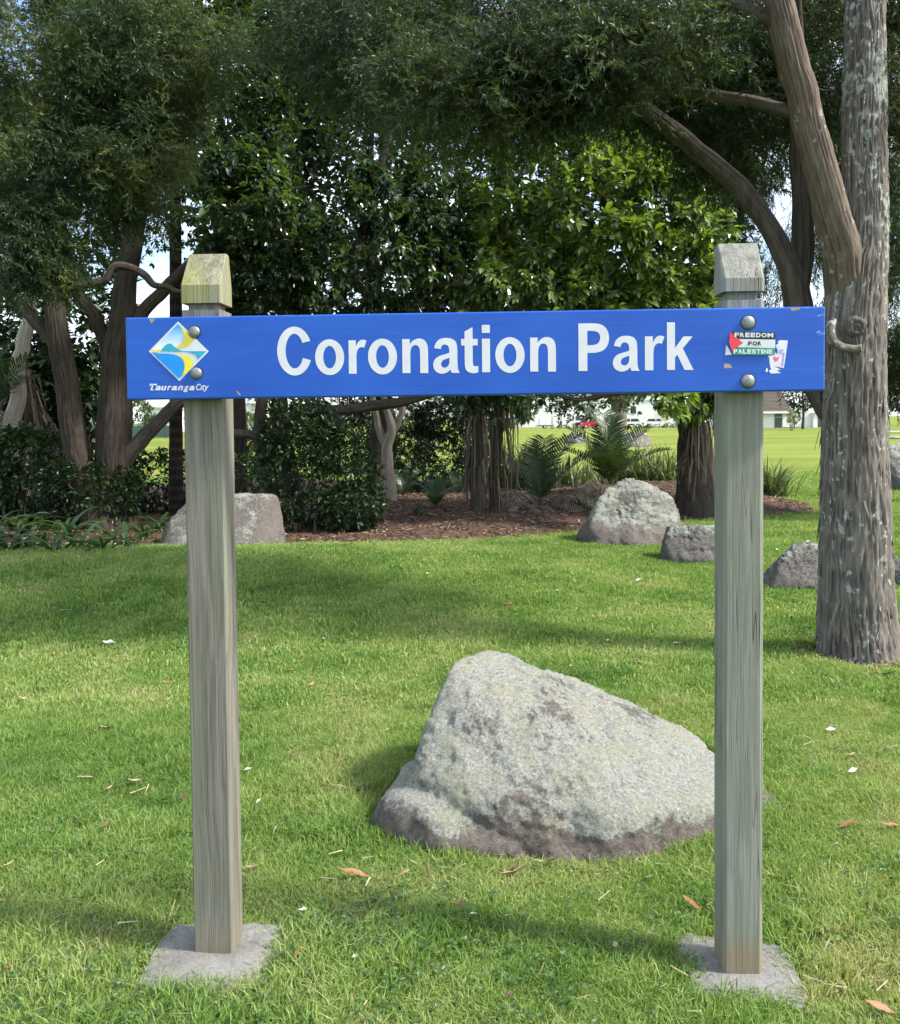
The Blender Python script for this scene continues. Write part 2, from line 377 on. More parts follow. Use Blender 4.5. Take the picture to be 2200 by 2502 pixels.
far = ramp(n, tex(n, coords(n, (0.03, 0.16, 1)), 1.0, 7, 0.65), [(0.34, (0.075, 0.125, 0.018)), (0.48, (0.155, 0.20, 0.03)), (0.62, (0.235, 0.25, 0.055))])
far = mixc(n, 0.35, far, ramp(n, tex(n, v, 9, 6, 0.7), [(0.3, (0.08, 0.13, 0.015)), (0.7, (0.24, 0.26, 0.05))]))
sx = nd(n, 'SeparateXYZ'); n.links.new(v, sx.inputs[0]); mr = nd(n, 'MapRange'); mr.inputs['From Min'].default_value = 16; mr.inputs['From Max'].default_value = 27
n.links.new(sx.outputs['Y'], mr.inputs['Value']); n.links.new(mixc(n, mr.outputs[0], c3, far), b.inputs['Base Color'])
b.inputs['Roughness'].default_value = 1.0; b.inputs['Specular IOR Level'].default_value = 0.1
bump(n, b, tex(n, v, 70, 5, 0.8), 0.7, 0.02)
ground = link('lawn', make_mesh('lawn', np.stack([XX, YY, ZZ], 2).reshape(-1, 3), gf, smooth=True, mats=[m])); tag(ground, 'mown green park lawn running back to the car park', 'lawn', kind='structure')

# planted bed of bark mulch
bed_poly = [G(u, v)[:2] for u, v in ((-260, 1366), (-60, 1362), (200, 1356), (395, 1350), (690, 1343), (900, 1335), (1100, 1328), (1300, 1314), (1420, 1303), (1560, 1291), (1660, 1275), (1740, 1264), (1865, 1264), (1950, 1258), (2015, 1247))]
bed_poly = np.array(bed_poly + [(6.6, 16.4), (6.0, 18.0), (4.6, 21.0), (1.5, 23.0), (-4, 24.0), (-10, 22.0), (-11.5, 15.0)])
def bed_sd(x, y):
    p = np.stack([np.asarray(x, float).ravel(), np.asarray(y, float).ravel()], 1); d = np.full(len(p), 1e9); ins = np.zeros(len(p), bool)
    for i in range(len(bed_poly)):
        a, bb = bed_poly[i], bed_poly[(i + 1) % len(bed_poly)]; e = bb - a
        t = np.clip(((p - a) @ e) / (e @ e), 0, 1); d = np.minimum(d, np.linalg.norm(p - a - t[:, None] * e, axis=1))
        cond = (a[1] > p[:, 1]) != (bb[1] > p[:, 1])
        ins ^= cond & (p[:, 0] < (bb[0] - a[0]) * (p[:, 1] - a[1]) / (bb[1] - a[1] + 1e-12) + a[0])
    return np.where(ins, d, -d).reshape(np.shape(x))
def bed_h(x, y):
    sd = bed_sd(x, y) + 0.10 * noise(np.stack([np.ravel(x) * 2.2, np.ravel(y) * 2.2, np.zeros(np.size(x))], 1), 77).reshape(np.shape(x))
    mound = 0.30 * np.exp(-(((x - 4.3) / 2.2) ** 2 + ((y - 17.2) / 2.2) ** 2)) + 0.10 * np.exp(-(((x + 1.0) / 5) ** 2 + ((y - 15) / 3) ** 2))
    return gz(x, y) + np.clip(-0.02 + sd * 0.22, -0.06, 0.05) + mound * sstep(0.0, 1.6, sd)
bx, by = np.meshgrid(np.arange(-12, 7.2, 0.12), np.arange(9.5, 24.6, 0.12))
bf = ring_faces(bx.shape[0], bx.shape[1]).reshape(bx.shape[0] - 1, bx.shape[1], 4)[:, :-1].reshape(-1, 4)
keep = (bed_sd(bx, by) > -0.5).ravel(); bf = bf[keep[bf].all(axis=1)]
m, n, b = newmat('bark_mulch'); v = coords(n)
c = ramp(n, tex(n, v, 34, 7, 0.8), [(0.3, (0.022, 0.014, 0.009)), (0.5, (0.085, 0.046, 0.028)), (0.72, (0.19, 0.115, 0.07))])
n.links.new(mixc(n, 0.35, c, ramp(n, tex(n, v, 1.3, 4), [(0.35, (0.04, 0.026, 0.018)), (0.65, (0.16, 0.085, 0.05))])), b.inputs['Base Color'])
b.inputs['Roughness'].default_value = 1.0; bump(n, b, tex(n, v, 45, 6, 0.8), 1.0, 0.03)
bed = link('mulch_bed', make_mesh('mulch_bed', np.stack([bx, by, bed_h(bx, by)], 2).reshape(-1, 3), bf, smooth=True, mats=[m])); tag(bed, 'planted bed covered in brown bark mulch under the trees', 'garden bed', kind='structure')
nchip = 16000
cx = rng.uniform(-9, 6.7, nchip * 3); cy = rng.uniform(10, 20, nchip * 3); sel = (bed_sd(cx, cy) > rng.normal(0, 0.07, nchip * 3)) & (rng.random(nchip * 3) < (11.5 / cy) ** 1.5)
cx, cy = cx[sel][:nchip], cy[sel][:nchip]; cz = bed_h(cx, cy)
d = rdir(len(cx)); d[:, 2] = np.abs(d[:, 2]) * 0.35 - 0.05
chip_v = [(-.5, -.5, 0), (.5, -.4, 0), (.55, .5, .1), (-.45, .4, 0), (-.3, 0, .6), (.35, .05, .7)]
chip_f = [(0, 1, 5), (0, 5, 4), (1, 2, 5), (2, 3, 4), (2, 4, 5), (3, 0, 4)]
ln = rng.uniform(0.03, 0.11, len(cx)) * np.where(rng.random(len(cx)) < 0.06, 2.2, 1)
V_, F_ = instance(chip_v, chip_f, np.stack([cx, cy, cz + 0.004], 1), frames(d, rng.uniform(-.6, .6, len(cx))), np.stack([ln, rng.uniform(.008, .028, len(cx)), rng.uniform(.006, .02, len(cx))], 1))
mchip = leafmat('bark_chip', [(0.0, (0.03, 0.018, 0.012)), (0.45, (0.12, 0.06, 0.034)), (0.8, (0.23, 0.135, 0.08)), (1.0, (0.36, 0.29, 0.20))], 0.9, 0.0)
tag(link('bark_chips', make_mesh('bark_chips', V_, F_, tint=np.repeat(rng.random(len(cx)) ** 1.3, 6), mats=[mchip])), 'loose brown bark chips strewn over the planted bed', 'mulch', kind='stuff')


# ------------------------------------------------------------------ the sign
SA, SB = np.array([-0.720, 2.628]), np.array([0.823, 2.546])
SX = (SB - SA) / np.linalg.norm(SB - SA); SY = np.array([-SX[1], SX[0]]); SO = (SA + SB) / 2
def onsign(u, v, off=-0.048):
    """where the sight line meets the sign's own plane: local x, z"""
    d = ray(u, v); t = (SO + SY * off) @ SY / (d[:2] @ SY); q = d * t + np.array([0, 0, H])
    return np.array([(q[:2] - SO) @ SX, q[2]])
sign = thing('park_sign', 'blue park name board bolted across two weathered square wooden posts on the lawn', 'park sign', (SO[0], SO[1], 0), math.atan2(SX[1], SX[0]))
m_postL = woodmat('weathered_pine_streaked', (0.10, 0.092, 0.076), (0.168, 0.158, 0.131), (0.24, 0.231, 0.198), (0.175, 0.19, 0.125), 0.4, 0.4, ((0.20, 0.165, 0.105), 0.12), 2.0)
m_postR = woodmat('weathered_pine_grey_green', (0.15, 0.156, 0.132), (0.212, 0.218, 0.19), (0.285, 0.291, 0.256), (0.175, 0.20, 0.14), 0.5, 0.9, ((0.25, 0.16, 0.085), 0.13), 8.0)
m_capL = woodmat('mossy_pine', (0.13, 0.125, 0.08), (0.225, 0.215, 0.135), (0.32, 0.315, 0.23), (0.215, 0.215, 0.035), 0.85, 0.4, None, 5.0)
m_capR = woodmat('cracked_grey_pine', (0.13, 0.13, 0.115), (0.225, 0.225, 0.198), (0.32, 0.32, 0.288), (0.18, 0.20, 0.125), 0.35, 1.0, None, 11.0)
def section(hw, d0, d1, c):
    return [(-hw + c, d0), (hw - c, d0), (hw, d0 + c), (hw, d1 - c), (hw - c, d1), (-hw + c, d1), (-hw, d1 - c), (-hw, d0 + c)]
def loft(bm, levels, cx, mi=0):
    rings = [[bm.verts.new((cx + x, y, z)) for x, y in sec] for z, sec in levels]
    for a, b_ in zip(rings[:-1], rings[1:]):
        for i in range(8):
            try: bm.faces.new((a[i], a[(i + 1) % 8], b_[(i + 1) % 8], b_[i])).material_index = mi
            except ValueError: pass
    for r in (rings[0][::-1], rings[-1]):
        try: bm.faces.new(r).material_index = mi
        except ValueError: pass
W = 0.1145
for side, uc, vb, vs_, mat, capm, ch in ((0, 522.0, 2346, (756, 739.5, 695, 620), m_postL, m_capL, 0.004), (1, 1816.5, 2391, (732, 711, 679, 594), m_postR, m_capR, 0.011)):
    cx = onsign(uc, vb, 0.0)[0]; zz = [onsign(uc, t, 0.0)[1] for t in vs_[:3]] + [onsign(uc, vs_[3], 0.070)[1]]
    bm = bmesh.new(); hw = W / 2
    lv = [(-0.25, section(hw, 0, W, ch))]
    for k in range(1, 15): lv.append((-0.25 + (zz[0] + 0.25) * k / 14, section(hw, 0, W, ch)))
    ins = 0.015
    lv += [(zz[0] + 0.0005, section(hw - ins, ins, W - ins, ch * 0.6)), (zz[1] - 0.0005, section(hw - ins, ins, W - ins, ch * 0.6))]
    loft(bm, lv, cx); post = from_bm('post', bm, mat, sign)
    tag(post, ('olive grey wooden post with dark vertical grain streaks', 'grey green wooden post with long drying cracks')[side])
    bm = bmesh.new(); c2 = ch * 0.7
    full = section(hw + 0.001, -0.001, W + 0.001, c2)
    loft(bm, [(zz[1], full), (zz[2], full), (zz[3] - 0.003, section(hw - 0.001, W * 0.60, W * 0.86, 0.002)), (zz[3], section(hw - 0.003, W * 0.62, W * 0.84, 0.002))], cx)
    o = from_bm('post_cap', bm, capm, post)
    tag(o, ('sloped post top covered in yellow green algae', 'sloped grey post top split by drying cracks')[side])
# board
m, n, b = newmat('blue_sign_paint'); v = coords(n, (0.6, 1, 16)); g = tex(n, v, 5, 5, 0.65)
c = ramp(n, tex(n, coords(n, (1.2, 1, 3)), 2.0, 4), [(0.3, (0.009, 0.072, 0.42)), (0.7, (0.015, 0.108, 0.53))])
c = mixc(n, ramp(n, g, [(0.62, (0, 0, 0)), (0.85, (0.5, 0.5, 0.5))]), c, (0.05, 0.17, 0.70))
t = nd(n, 'TexCoord'); sx = nd(n, 'SeparateXYZ'); n.links.new(t.outputs['Object'], sx.inputs[0])
mr = nd(n, 'MapRange'); mr.inputs['From Min'].default_value = 0.72; mr.inputs['From Max'].default_value = 1.0; n.links.new(sx.outputs['X'], mr.inputs['Value'])
scf = mth(n, 'ADD', tex(n, coords(n, (9, 1, 34), (2, 0, 1)), 1.6, 6, 0.75), mth(n, 'MULTIPLY', mr.outputs[0], 0.16))
c = mixc(n, ramp(n, scf, [(0.745, (0, 0, 0)), (0.80, (0.9, 0.9, 0.9))]), c, (0.45, 0.68, 0.78))
n.links.new(c, b.inputs['Base Color']); b.inputs['Roughness'].default_value = 0.42; b.inputs['Specular IOR Level'].default_value = 0.4
bump(n, b, g, 0.16, 0.004); m_blue = m
m_bare = plain('bare_wood_chip', (0.34, 0.29, 0.20), 0.85, 0, 0.3, 60)
m_edge = plain('board_underside_wood', (0.09, 0.12, 0.10), 0.8, 0, 0.3, 20)
tl, bl, tr, br = [onsign(*q) for q in ((306, 776), (310, 977), (2018, 748), (2016, 954))]
xl, xr = (tl[0] + bl[0]) / 2, (tr[0] + br[0]) / 2
YF = -0.048
bm = bmesh.new(); bm_box(bm, xl, xr, YF, -0.002, 0, 1, bevel=0.0)
for vtx in bm.verts:
    k = (vtx.co.x - xl) / (xr - xl); lo = bl[1] + (br[1] - bl[1]) * k; hi = tl[1] + (tr[1] - tl[1]) * k; vtx.co.z = lo + (hi - lo) * vtx.co.z
bmesh.ops.bevel(bm, geom=list(bm.edges), offset=0.0045, segments=3, affect='EDGES', profile=0.5)
board = from_bm('board', bm, m_blue, sign, smooth=False)
m_white = plain('white_vinyl', (0.63, 0.64, 0.69), 0.4, 0, 0.05, 25)
def decal(name, polys, mats, parent=board, lift=0.0005, step=0.0003):
    """flat printed sheets stacked on the board; polys = [(points in local x,z, material index)]"""
    bm = bmesh.new()
    for i, (pts, mi) in enumerate(polys):
        yy = YF - lift - step * i
        f = bm.faces.new([bm.verts.new((p[0], yy, p[1])) for p in pts]); f.material_index = mi; f.normal_update()
        if f.normal.y > 0: f.normal_flip()
    bmesh.ops.triangulate(bm, faces=[f for f in bm.faces if len(f.verts) > 4])
    return from_bm(name, bm, mats, parent)
_tmp = {}
def glyph(ch, off, shear=0.0):
    key = (ch, off, shear)
    if key not in _tmp:
        cu = bpy.data.curves.new('tmp', 'FONT'); cu.body = ch; cu.offset = off; cu.shear = shear; cu.resolution_u = 6
        o = bpy.data.objects.new('tmp', cu); C.objects.link(o); bpy.context.view_layer.update()
        me = bpy.data.meshes.new_from_object(o.evaluated_get(bpy.context.evaluated_depsgraph_get()))
        co = np.array([vv.co[:2] for vv in me.vertices]); fs = [tuple(p.vertices) for p in me.polygons]
        bpy.data.objects.remove(o); bpy.data.curves.remove(cu); bpy.data.meshes.remove(me); _tmp[key] = (co, fs)
    return _tmp[key]
def letter_geo(ch, box, conv, off, shear=0.0):
    """glyph stretched to a measured box (x0, ytop, x1, ybottom) on the board"""
    co, fs = glyph(ch, off, shear); lo, hi = co.min(0), co.max(0); q = (co - lo) / (hi - lo)
    a = conv(box[0], box[3]); bb = conv(box[2], box[3]); tt = conv(box[0], box[1])
    x0, x1 = a[0], bb[0]; z0l, z0r = a[1], bb[1]; hgt = tt[1] - a[1]
    return [(x0 + (x1 - x0) * x, z0l + (z0r - z0l) * x + hgt * y) for x, y in q], fs
def letters(name, items, conv, off, mat, parent=board, lift=0.0006, shear=0.0):
    for ch, box in items:
        pts, fs = letter_geo(ch, box, conv, off, shear)
        V = np.array([(x, YF - lift, z) for x, z in pts]); me = bpy.data.meshes.new(name); me.from_pydata([tuple(p) for p in V], [], fs); me.materials.append(mat)
        link(name, me, parent)
c5 = lambda x, y: onsign(640 + x * 0.6121, 740 + y * 0.6121)
bl_ = lambda x: 286.5 - (x - 63) * 0.0118
L5 = []
for ch, x0, x1, up, dn in (('C', 63, 197, 191, 4), ('o', 214, 330, 139, 4), ('r', 348, 420, 136, 0), ('o', 425, 541, 139, 4), ('n', 562, 665, 138, 0), ('a', 685, 791, 139, 4), ('t', 797, 865, 181, 3),
                           ('i', 880, 912, 189, 0), ('o', 933, 1050, 139, 4), ('n', 1072, 1175, 138, 0), ('P', 1265, 1387, 190, 0), ('a', 1402, 1509, 139, 4), ('r', 1530, 1608, 138, 0), ('k', 1618, 1724, 190, 0)):
    L5.append((ch, (x0, bl_((x0 + x1) / 2) - up, x1, bl_((x0 + x1) / 2) + dn)))
from mathutils.geometry import tessellate_polygon
def ell(cx, cy, rx, ry, a0=0.0, a1=2 * math.pi, k=40): return [(cx + rx * math.cos(a0 + (a1 - a0) * i / k), cy + ry * math.sin(a0 + (a1 - a0) * i / k)) for i in range(k + 1)]
def rounded(p, it=2):
    for _ in range(it):
        q = []; n_ = len(p)
        for i in range(n_):
            a, b_, c_ = np.array(p[i - 1]), np.array(p[i]), np.array(p[(i + 1) % n_]); d1, d2 = b_ - a, c_ - b_
            ang = abs((math.atan2(d2[1], d2[0]) - math.atan2(d1[1], d1[0]) + math.pi) % (2 * math.pi) - math.pi)
            if ang < math.radians(52) and min(np.linalg.norm(d1), np.linalg.norm(d2)) < 40:
                q += [tuple(b_ - d1 * min(0.25, 6 / np.linalg.norm(d1))), tuple(b_ + d2 * min(0.25, 6 / np.linalg.norm(d2)))]
            else: q.append(tuple(b_))
        p = q
    return p
GL = {'C': [[ell(70, 93.5, 70, 97.5, 0.428, 2 * math.pi - 0.384) + ell(70, 93.5, 36, 69, 2 * math.pi - 0.41, 0.49)]],
      'o': [[ell(58, 67.5, 58, 71.5)[:-1], ell(58, 67.5, 25.5, 45)[:-1]]],
      'n': [[[(0, 0), (0, 135), (30, 135), (30, 114), (38, 125), (50, 133), (64, 138), (80, 136), (93, 127), (101, 111), (103, 90), (103, 0), (71, 0), (71, 80), (70, 96), (65, 107), (55, 112), (45, 110), (36, 101), (33, 88), (32, 72), (32, 0)]]],
      'r': [[[(0, 0), (0, 135), (30, 135), (30, 110), (36, 122), (44, 133), (55, 138), (66, 137), (74, 133), (64, 105), (56, 108), (48, 107), (40, 101), (34, 90), (32, 72), (32, 0)]]],
      'a': [[[(5, 98), (9, 115), (20, 130), (36, 137), (54, 139), (74, 136), (88, 126), (94, 110), (95, 90), (95, 40), (96, 20), (99, 8), (104, 0), (72, 0), (69, 8), (68, 14), (60, 5), (48, -1), (33, -4), (18, 0), (6, 10), (0, 27), (2, 44), (10, 57), (22, 66), (40, 72), (55, 76), (64, 80), (64, 88), (62, 103), (56, 110), (46, 113), (37, 110), (32, 103), (31, 94)],
             [(64, 60), (50, 55), (38, 50), (32, 41), (31, 32), (35, 24), (43, 20), (52, 22), (60, 29), (64, 40)]]],
      't': [[[(46, 181), (46, 134), (66, 134), (66, 108), (46, 108), (46, 42), (47, 30), (52, 25), (60, 25), (68, 27), (68, 1), (58, -2), (44, -3), (28, 1), (17, 12), (14, 30), (14, 108), (0, 108), (0, 134), (14, 134), (14, 163)]]],
      'i': [[[(0, 0), (0, 134), (32, 134), (32, 0)]], [[(0, 157), (0, 189), (32, 189), (32, 157)]]],
      'P': [[[(0, 0), (0, 190), (62, 190), (88, 187), (106, 176), (118, 156), (122, 132), (118, 107), (106, 88), (88, 77), (64, 72), (35, 72), (35, 0)], [(35, 160), (58, 160), (74, 157), (84, 148), (87, 133), (83, 117), (74, 107), (58, 103), (35, 103)]]],
      'k': [[[(0, 0), (0, 190), (32, 190), (32, 88), (66, 134), (103, 134), (63, 86), (106, 0), (70, 0), (41, 61), (32, 50), (32, 0)]]]}
for ch, box in L5:
    vs2, fs2 = [], []
    for contours in GL[ch]:
        cs = [rounded(c_) if ch not in 'Coik' else c_ for c_ in contours]; flat = [p for c_ in cs for p in c_]
        tris = tessellate_polygon([[Vector((x, y, 0)) for x, y in c_] for c_ in cs])
        fs2 += [tuple(len(vs2) + i for i in t) for t in tris]; vs2 += flat
    co = np.array(vs2); lo, hi = co.min(0), co.max(0); q = (co - lo) / (hi - lo)
    a, bb, tt = c5(box[0], box[3]), c5(box[2], box[3]), c5(box[0], box[1])
    V = [(a[0] + (bb[0] - a[0]) * x, YF - 0.0006, a[1] + (bb[1] - a[1]) * x + (tt[1] - a[1]) * y) for x, y in q]
    me = bpy.data.meshes.new('letter'); me.from_pydata(V, [], fs2); me.materials.append(m_white); link('letter', me, board)
# city emblem
c8 = lambda x, y: onsign(340 + x * 0.12243, 760 + y * 0.12243)
m_lb = plain('emblem_blue', (0.0, 0.26, 0.80), 0.4, 0, 0.1, 30); m_yel = plain('emblem_yellow', (0.78, 0.66, 0.06), 0.4, 0, 0.06, 30); m_teal = plain('emblem_teal', (0.01, 0.36, 0.53), 0.4, 0, 0.06, 30)
m, n, b = newmat('emblem_sky_fade'); sx = nd(n, 'SeparateXYZ'); n.links.new(coords(n), sx.inputs[0]); mr = nd(n, 'MapRange')
mr.inputs['From Min'].default_value = c8(500, 720)[1]; mr.inputs['From Max'].default_value = c8(780, 250)[1]; n.links.new(sx.outputs['Z'], mr.inputs['Value'])
n.links.new(ramp(n, mr.outputs[0], [(0.0, (0.74, 0.78, 0.86)), (0.45, (0.36, 0.58, 0.85)), (0.85, (0.04, 0.33, 0.80))]), b.inputs['Base Color']); b.inputs['Roughness'].default_value = 0.4; m_fade = m
E8 = [([(780, 205), (1393, 803), (805, 1397), (195, 803)], 0),
      ([(782, 250), (850, 340), (890, 430), (905, 510), (890, 590), (840, 660), (740, 718), (690, 695), (650, 650), (590, 650), (530, 680), (470, 740), (440, 768), (300, 778), (250, 795)], 3),
      ([(792, 252), (850, 338), (892, 430), (907, 510), (892, 590), (842, 660), (742, 720), (770, 745), (900, 725), (1010, 680), (1070, 620), (1090, 560), (1085, 530), (1000, 445), (900, 355)], 2),
      ([(440, 800), (470, 740), (530, 680), (590, 650), (640, 645), (680, 690), (740, 740), (820, 783), (900, 798), (1345, 800), (1175, 972), (1165, 920), (1140, 880), (1080, 845), (980, 822), (850, 812), (600, 806)], 4),
      ([(245, 803), (300, 782), (380, 768), (435, 772), (440, 790), (372, 798), (385, 815), (440, 828), (300, 822)], 2),
      ([(690, 852), (800, 858), (920, 880), (1010, 915), (1065, 970), (1088, 1040), (1075, 1100), (1040, 1150), (862, 1312), (892, 1230), (914, 1130), (914, 1050), (892, 980), (842, 915), (770, 875)], 2),
      ([(255, 825), (400, 845), (600, 850), (700, 865), (800, 905), (860, 955), (900, 1030), (908, 1110), (890, 1200), (846, 1300), (800, 1345)], 1)]
decal('city_emblem', [([c8(*p) for p in pts], mi) for pts, mi in E8], [m_white, m_lb, m_yel, m_fade, m_teal])
L8 = [('T', (215, 1452, 345, 1580)), ('a', (325, 1492, 440, 1582)), ('u', (440, 1494, 555, 1582)), ('r', (558, 1490, 650, 1580)), ('a', (648, 1492, 765, 1582)), ('n', (768, 1490, 885, 1580)), ('g', (885, 1492, 1000, 1618)), ('a', (998, 1492, 1112, 1582))]
letters('small_letter', L8, c8, 0.035, m_white, shear=0.3)
decal('letter_serif', [([c8(*p) for p in q], 0) for q in ([(215, 1452), (362, 1452), (350, 1495), (335, 1495), (335, 1472), (240, 1474), (228, 1498), (212, 1498)], [(228, 1566), (300, 1566), (298, 1582), (225, 1582)])], [m_white], lift=0.0009)
letters('small_letter', [('C', (1140, 1452, 1238, 1580)), ('\u0131', (1222, 1490, 1262, 1580)), ('t', (1262, 1462, 1318, 1580)), ('y', (1290, 1488, 1398, 1614))], c8, 0.012, m_white, shear=0.25)
# stickers and scars
c7 = lambda x, y: onsign(1740 + x * 0.14469, 780 + y * 0.14469)
m_blk = plain('sticker_black', (0.02, 0.02, 0.022), 0.45); m_red = plain('sticker_red', (0.72, 0.045, 0.075), 0.45); m_grn = plain('sticker_green', (0.02, 0.27, 0.15), 0.45)
m_paper = plain('torn_paper', (0.72, 0.70, 0.80), 0.8, 0, 0.12, 40); m_pur = plain('purple_ink', (0.33, 0.25, 0.60), 0.7); m_pink = plain('pink_ink', (0.72, 0.13, 0.17), 0.7)
torn = decal('torn_sticker', [([c7(*p) for p in q], mi) for q, mi in (
    ([(1110, 375), (1160, 350), (1285, 360), (1215, 825), (1050, 790), (1165, 850), (1100, 862), (1170, 910), (1000, 915), (960, 875), (1000, 850), (975, 740), (970, 650), (945, 620), (1045, 600), (1060, 550), (1100, 590), (1110, 520), (1075, 440), (1130, 405)], 0),
    ([(1030, 665), (1060, 615), (1090, 650), (1142, 625), (1120, 690), (1075, 722)], 2), ([(1160, 562), (1230, 566), (1200, 795), (1180, 793), (1205, 582), (1160, 580)], 1),
    ([(1128, 508), (1144, 508), (1144, 565), (1128, 565)], 1), ([(1162, 508), (1215, 508), (1215, 518), (1176, 520), (1176, 532), (1206, 532), (1206, 542), (1176, 542), (1176, 556), (1162, 556)], 1))], [m_paper, m_pur, m_pink], lift=0.0005)
tag(torn, 'torn white paper sticker remains with a pink heart')
decal('paper_scrap', [([c7(*p) for p in [(240, 435), (275, 480), (340, 597), (225, 607)]], 0)], [m_paper])
decal('paper_scrap', [([c7(*p) for p in [(905, 885), (925, 815), (950, 850), (935, 895)]], 0)], [m_paper])
flag = decal('sticker', [([c7(*p) for p in q], mi) for q, mi in (
    ([(300, 208), (1068, 218), (1066, 346), (460, 336)], 1), ([(455, 334), (1066, 345), (1064, 490), (436, 472)], 0), ([(436, 470), (1064, 488), (1056, 598), (1040, 606), (340, 600), (345, 545)], 3),
    ([(300, 208), (525, 403), (370, 505), (345, 560), (286, 392)], 2))], [m_white, m_blk, m_red, m_grn], lift=0.0032)
tag(flag, 'red black white and green flag sticker lettered FREEDOM FOR PALESTINE')
def spread(word, x0, y0, x1, y1, slope=0.0, gap=0.16):
    wd = {'I': 0.5, 'M': 1.2, 'O': 1.08}; tot = sum(wd.get(ch, 0.95) for ch in word) + gap * (len(word) - 1); k = (x1 - x0) / tot; x = x0; r = []
    for ch in word:
        ww = wd.get(ch, 0.95) * k; dy = slope * (x - x0); r.append((ch, (x, y0 + dy, x + ww, y1 + dy))); x += ww + gap * k
    return r
letters('small_letter', spread('FREEDOM', 375, 226, 1030, 302, 0.012), c7, 0.045, m_white, lift=0.0048)
letters('small_letter', spread('FOR', 605, 375, 830, 443), c7, 0.045, m_blk, lift=0.0048)
letters('small_letter', spread('PALESTINE', 360, 505, 1015, 580, 0.008), c7, 0.045, m_white, lift=0.0048)
c6 = lambda x, y: onsign(280 + x * 0.2782, 580 + y * 0.2782); cz7 = lambda x, y: onsign(1650 + x * 0.306, 560 + y * 0.306)
for cv, pts in ((c8, [(195, 150), (325, 150), (300, 195), (250, 250), (212, 195)]), (c6, [(1068, 1352), (1082, 1348), (1112, 1386), (1098, 1388)]), (c7, [(200, 770), (225, 745), (310, 755), (345, 820), (210, 830)]), (cz7, [(920, 628), (990, 626), (1000, 640), (930, 652)])):
    decal('paint_chip', [([cv(*p) for p in pts], 0)], [m_bare], lift=0.0004)
# bolts
m_zinc = plain('galvanised_steel', (0.24, 0.255, 0.26), 0.5, 0.6, 0.3, 70)
m_dark = plain('bolt_shadow_gap', (0.03, 0.035, 0.05), 0.8)  # dark disc round each bolt head: the gap's shadow as a colour
for u, v_, r in ((475, 811, 0.0168), (480, 912, 0.0168), (1828, 788, 0.0188), (1828, 931, 0.0188)):
    x, z = onsign(u, v_); bm = bmesh.new()
    s = bmesh.ops.create_uvsphere(bm, u_segments=28, v_segments=14, radius=1.0)['verts']
    bmesh.ops.delete(bm, geom=[q for q in s if q.co.z < -0.02], context='VERTS')
    for q in bm.verts:
        cxy = q.co.copy(); q.co = Vector((x + cxy.x * r, YF - 0.0015 - cxy.z * r * 0.5, z + cxy.y * r))
    bolt = from_bm('bolt', bm, m_zinc, sign, smooth=True)
    bm = bmesh.new(); bm_cyl(bm, (x + 0.001, YF - 0.0012, z), (x + 0.001, YF + 0.002, z), r * 1.12, seg=28); from_bm('bolt_shade_ring', bm, m_dark, bolt)
# concrete footings
m, n, b = newmat('concrete'); v = coords(n)
c = ramp(n, tex(n, v, 90, 6, 0.8), [(0.33, (0.06, 0.058, 0.052)), (0.5, (0.17, 0.166, 0.152)), (0.68, (0.31, 0.30, 0.28))])
n.links.new(mixc(n, 0.45, c, ramp(n, tex(n, v, 7, 5), [(0.35, (0.12, 0.115, 0.095)), (0.65, (0.28, 0.275, 0.26))])), b.inputs['Base Color']); b.inputs['Roughness'].default_value = 0.95
bump(n, b, tex(n, v, 140, 5, 0.8), 0.6, 0.005); m_conc = m
def footing(poly_px, label, zt):
    p = np.array([G(u, v, zt) for u, v in poly_px])[:, :2]; p = np.vstack([p, p[:1]])
    p = p.mean(0) + (p - p.mean(0)) * 1.06; s = np.concatenate([[0], np.cumsum(np.linalg.norm(np.diff(p, axis=0), axis=1))]); t = np.linspace(0, s[-1], 97)[:-1]
    q = np.stack([np.interp(t, s, p[:, 0]), np.interp(t, s, p[:, 1])], 1); cen = q.mean(0); q += 0.004 * np.stack([noise(np.c_[q * 30, q[:, :1] * 0], 3), noise(np.c_[q * 30, q[:, :1] * 0], 4)], 1)
    Vs = []
    for k, z in ((1.01, -0.12), (1.0, zt - 0.022), (0.99, zt - 0.006), (0.96, zt - 0.001), (0.85, zt), (0.65, zt + 0.002), (0.4, zt + 0.003), (0.15, zt + 0.003)):
        r = cen + (q - cen) * k; zz = z + (0.003 * noise(np.c_[r * 22, r[:, :1] * 0], 9) if z > -0.1 else 0); Vs.append(np.c_[r, zz * np.ones(len(r))])
    V = np.vstack(Vs); Fq = ring_faces(8, 96); top = np.arange(7 * 96, 8 * 96)[None]
    o = link('concrete_footing', make_mesh('concrete_footing', V - np.array([cen[0], cen[1], 0]), [Fq, top], mats=[m_conc], smooth=False), loc=(cen[0], cen[1], 0))
    return tag(o, label, 'concrete footing')
footing([(340, 2402), (420, 2418), (520, 2416), (627, 2410), (660, 2335), (690, 2262), (560, 2256), (430, 2262), (392, 2300), (368, 2345)], 'squared concrete pad around the foot of the mossy capped post', 0.018)
footing([(1650, 2287), (1687, 2280), (1734, 2288), (1862, 2296), (1921, 2320), (1940, 2373), (1967, 2431), (1954, 2456), (1890, 2446), (1773, 2440), (1695, 2418), (1683, 2365), (1656, 2326)], 'rough rounded concrete pad around the foot of the cracked grey green post', -0.010)

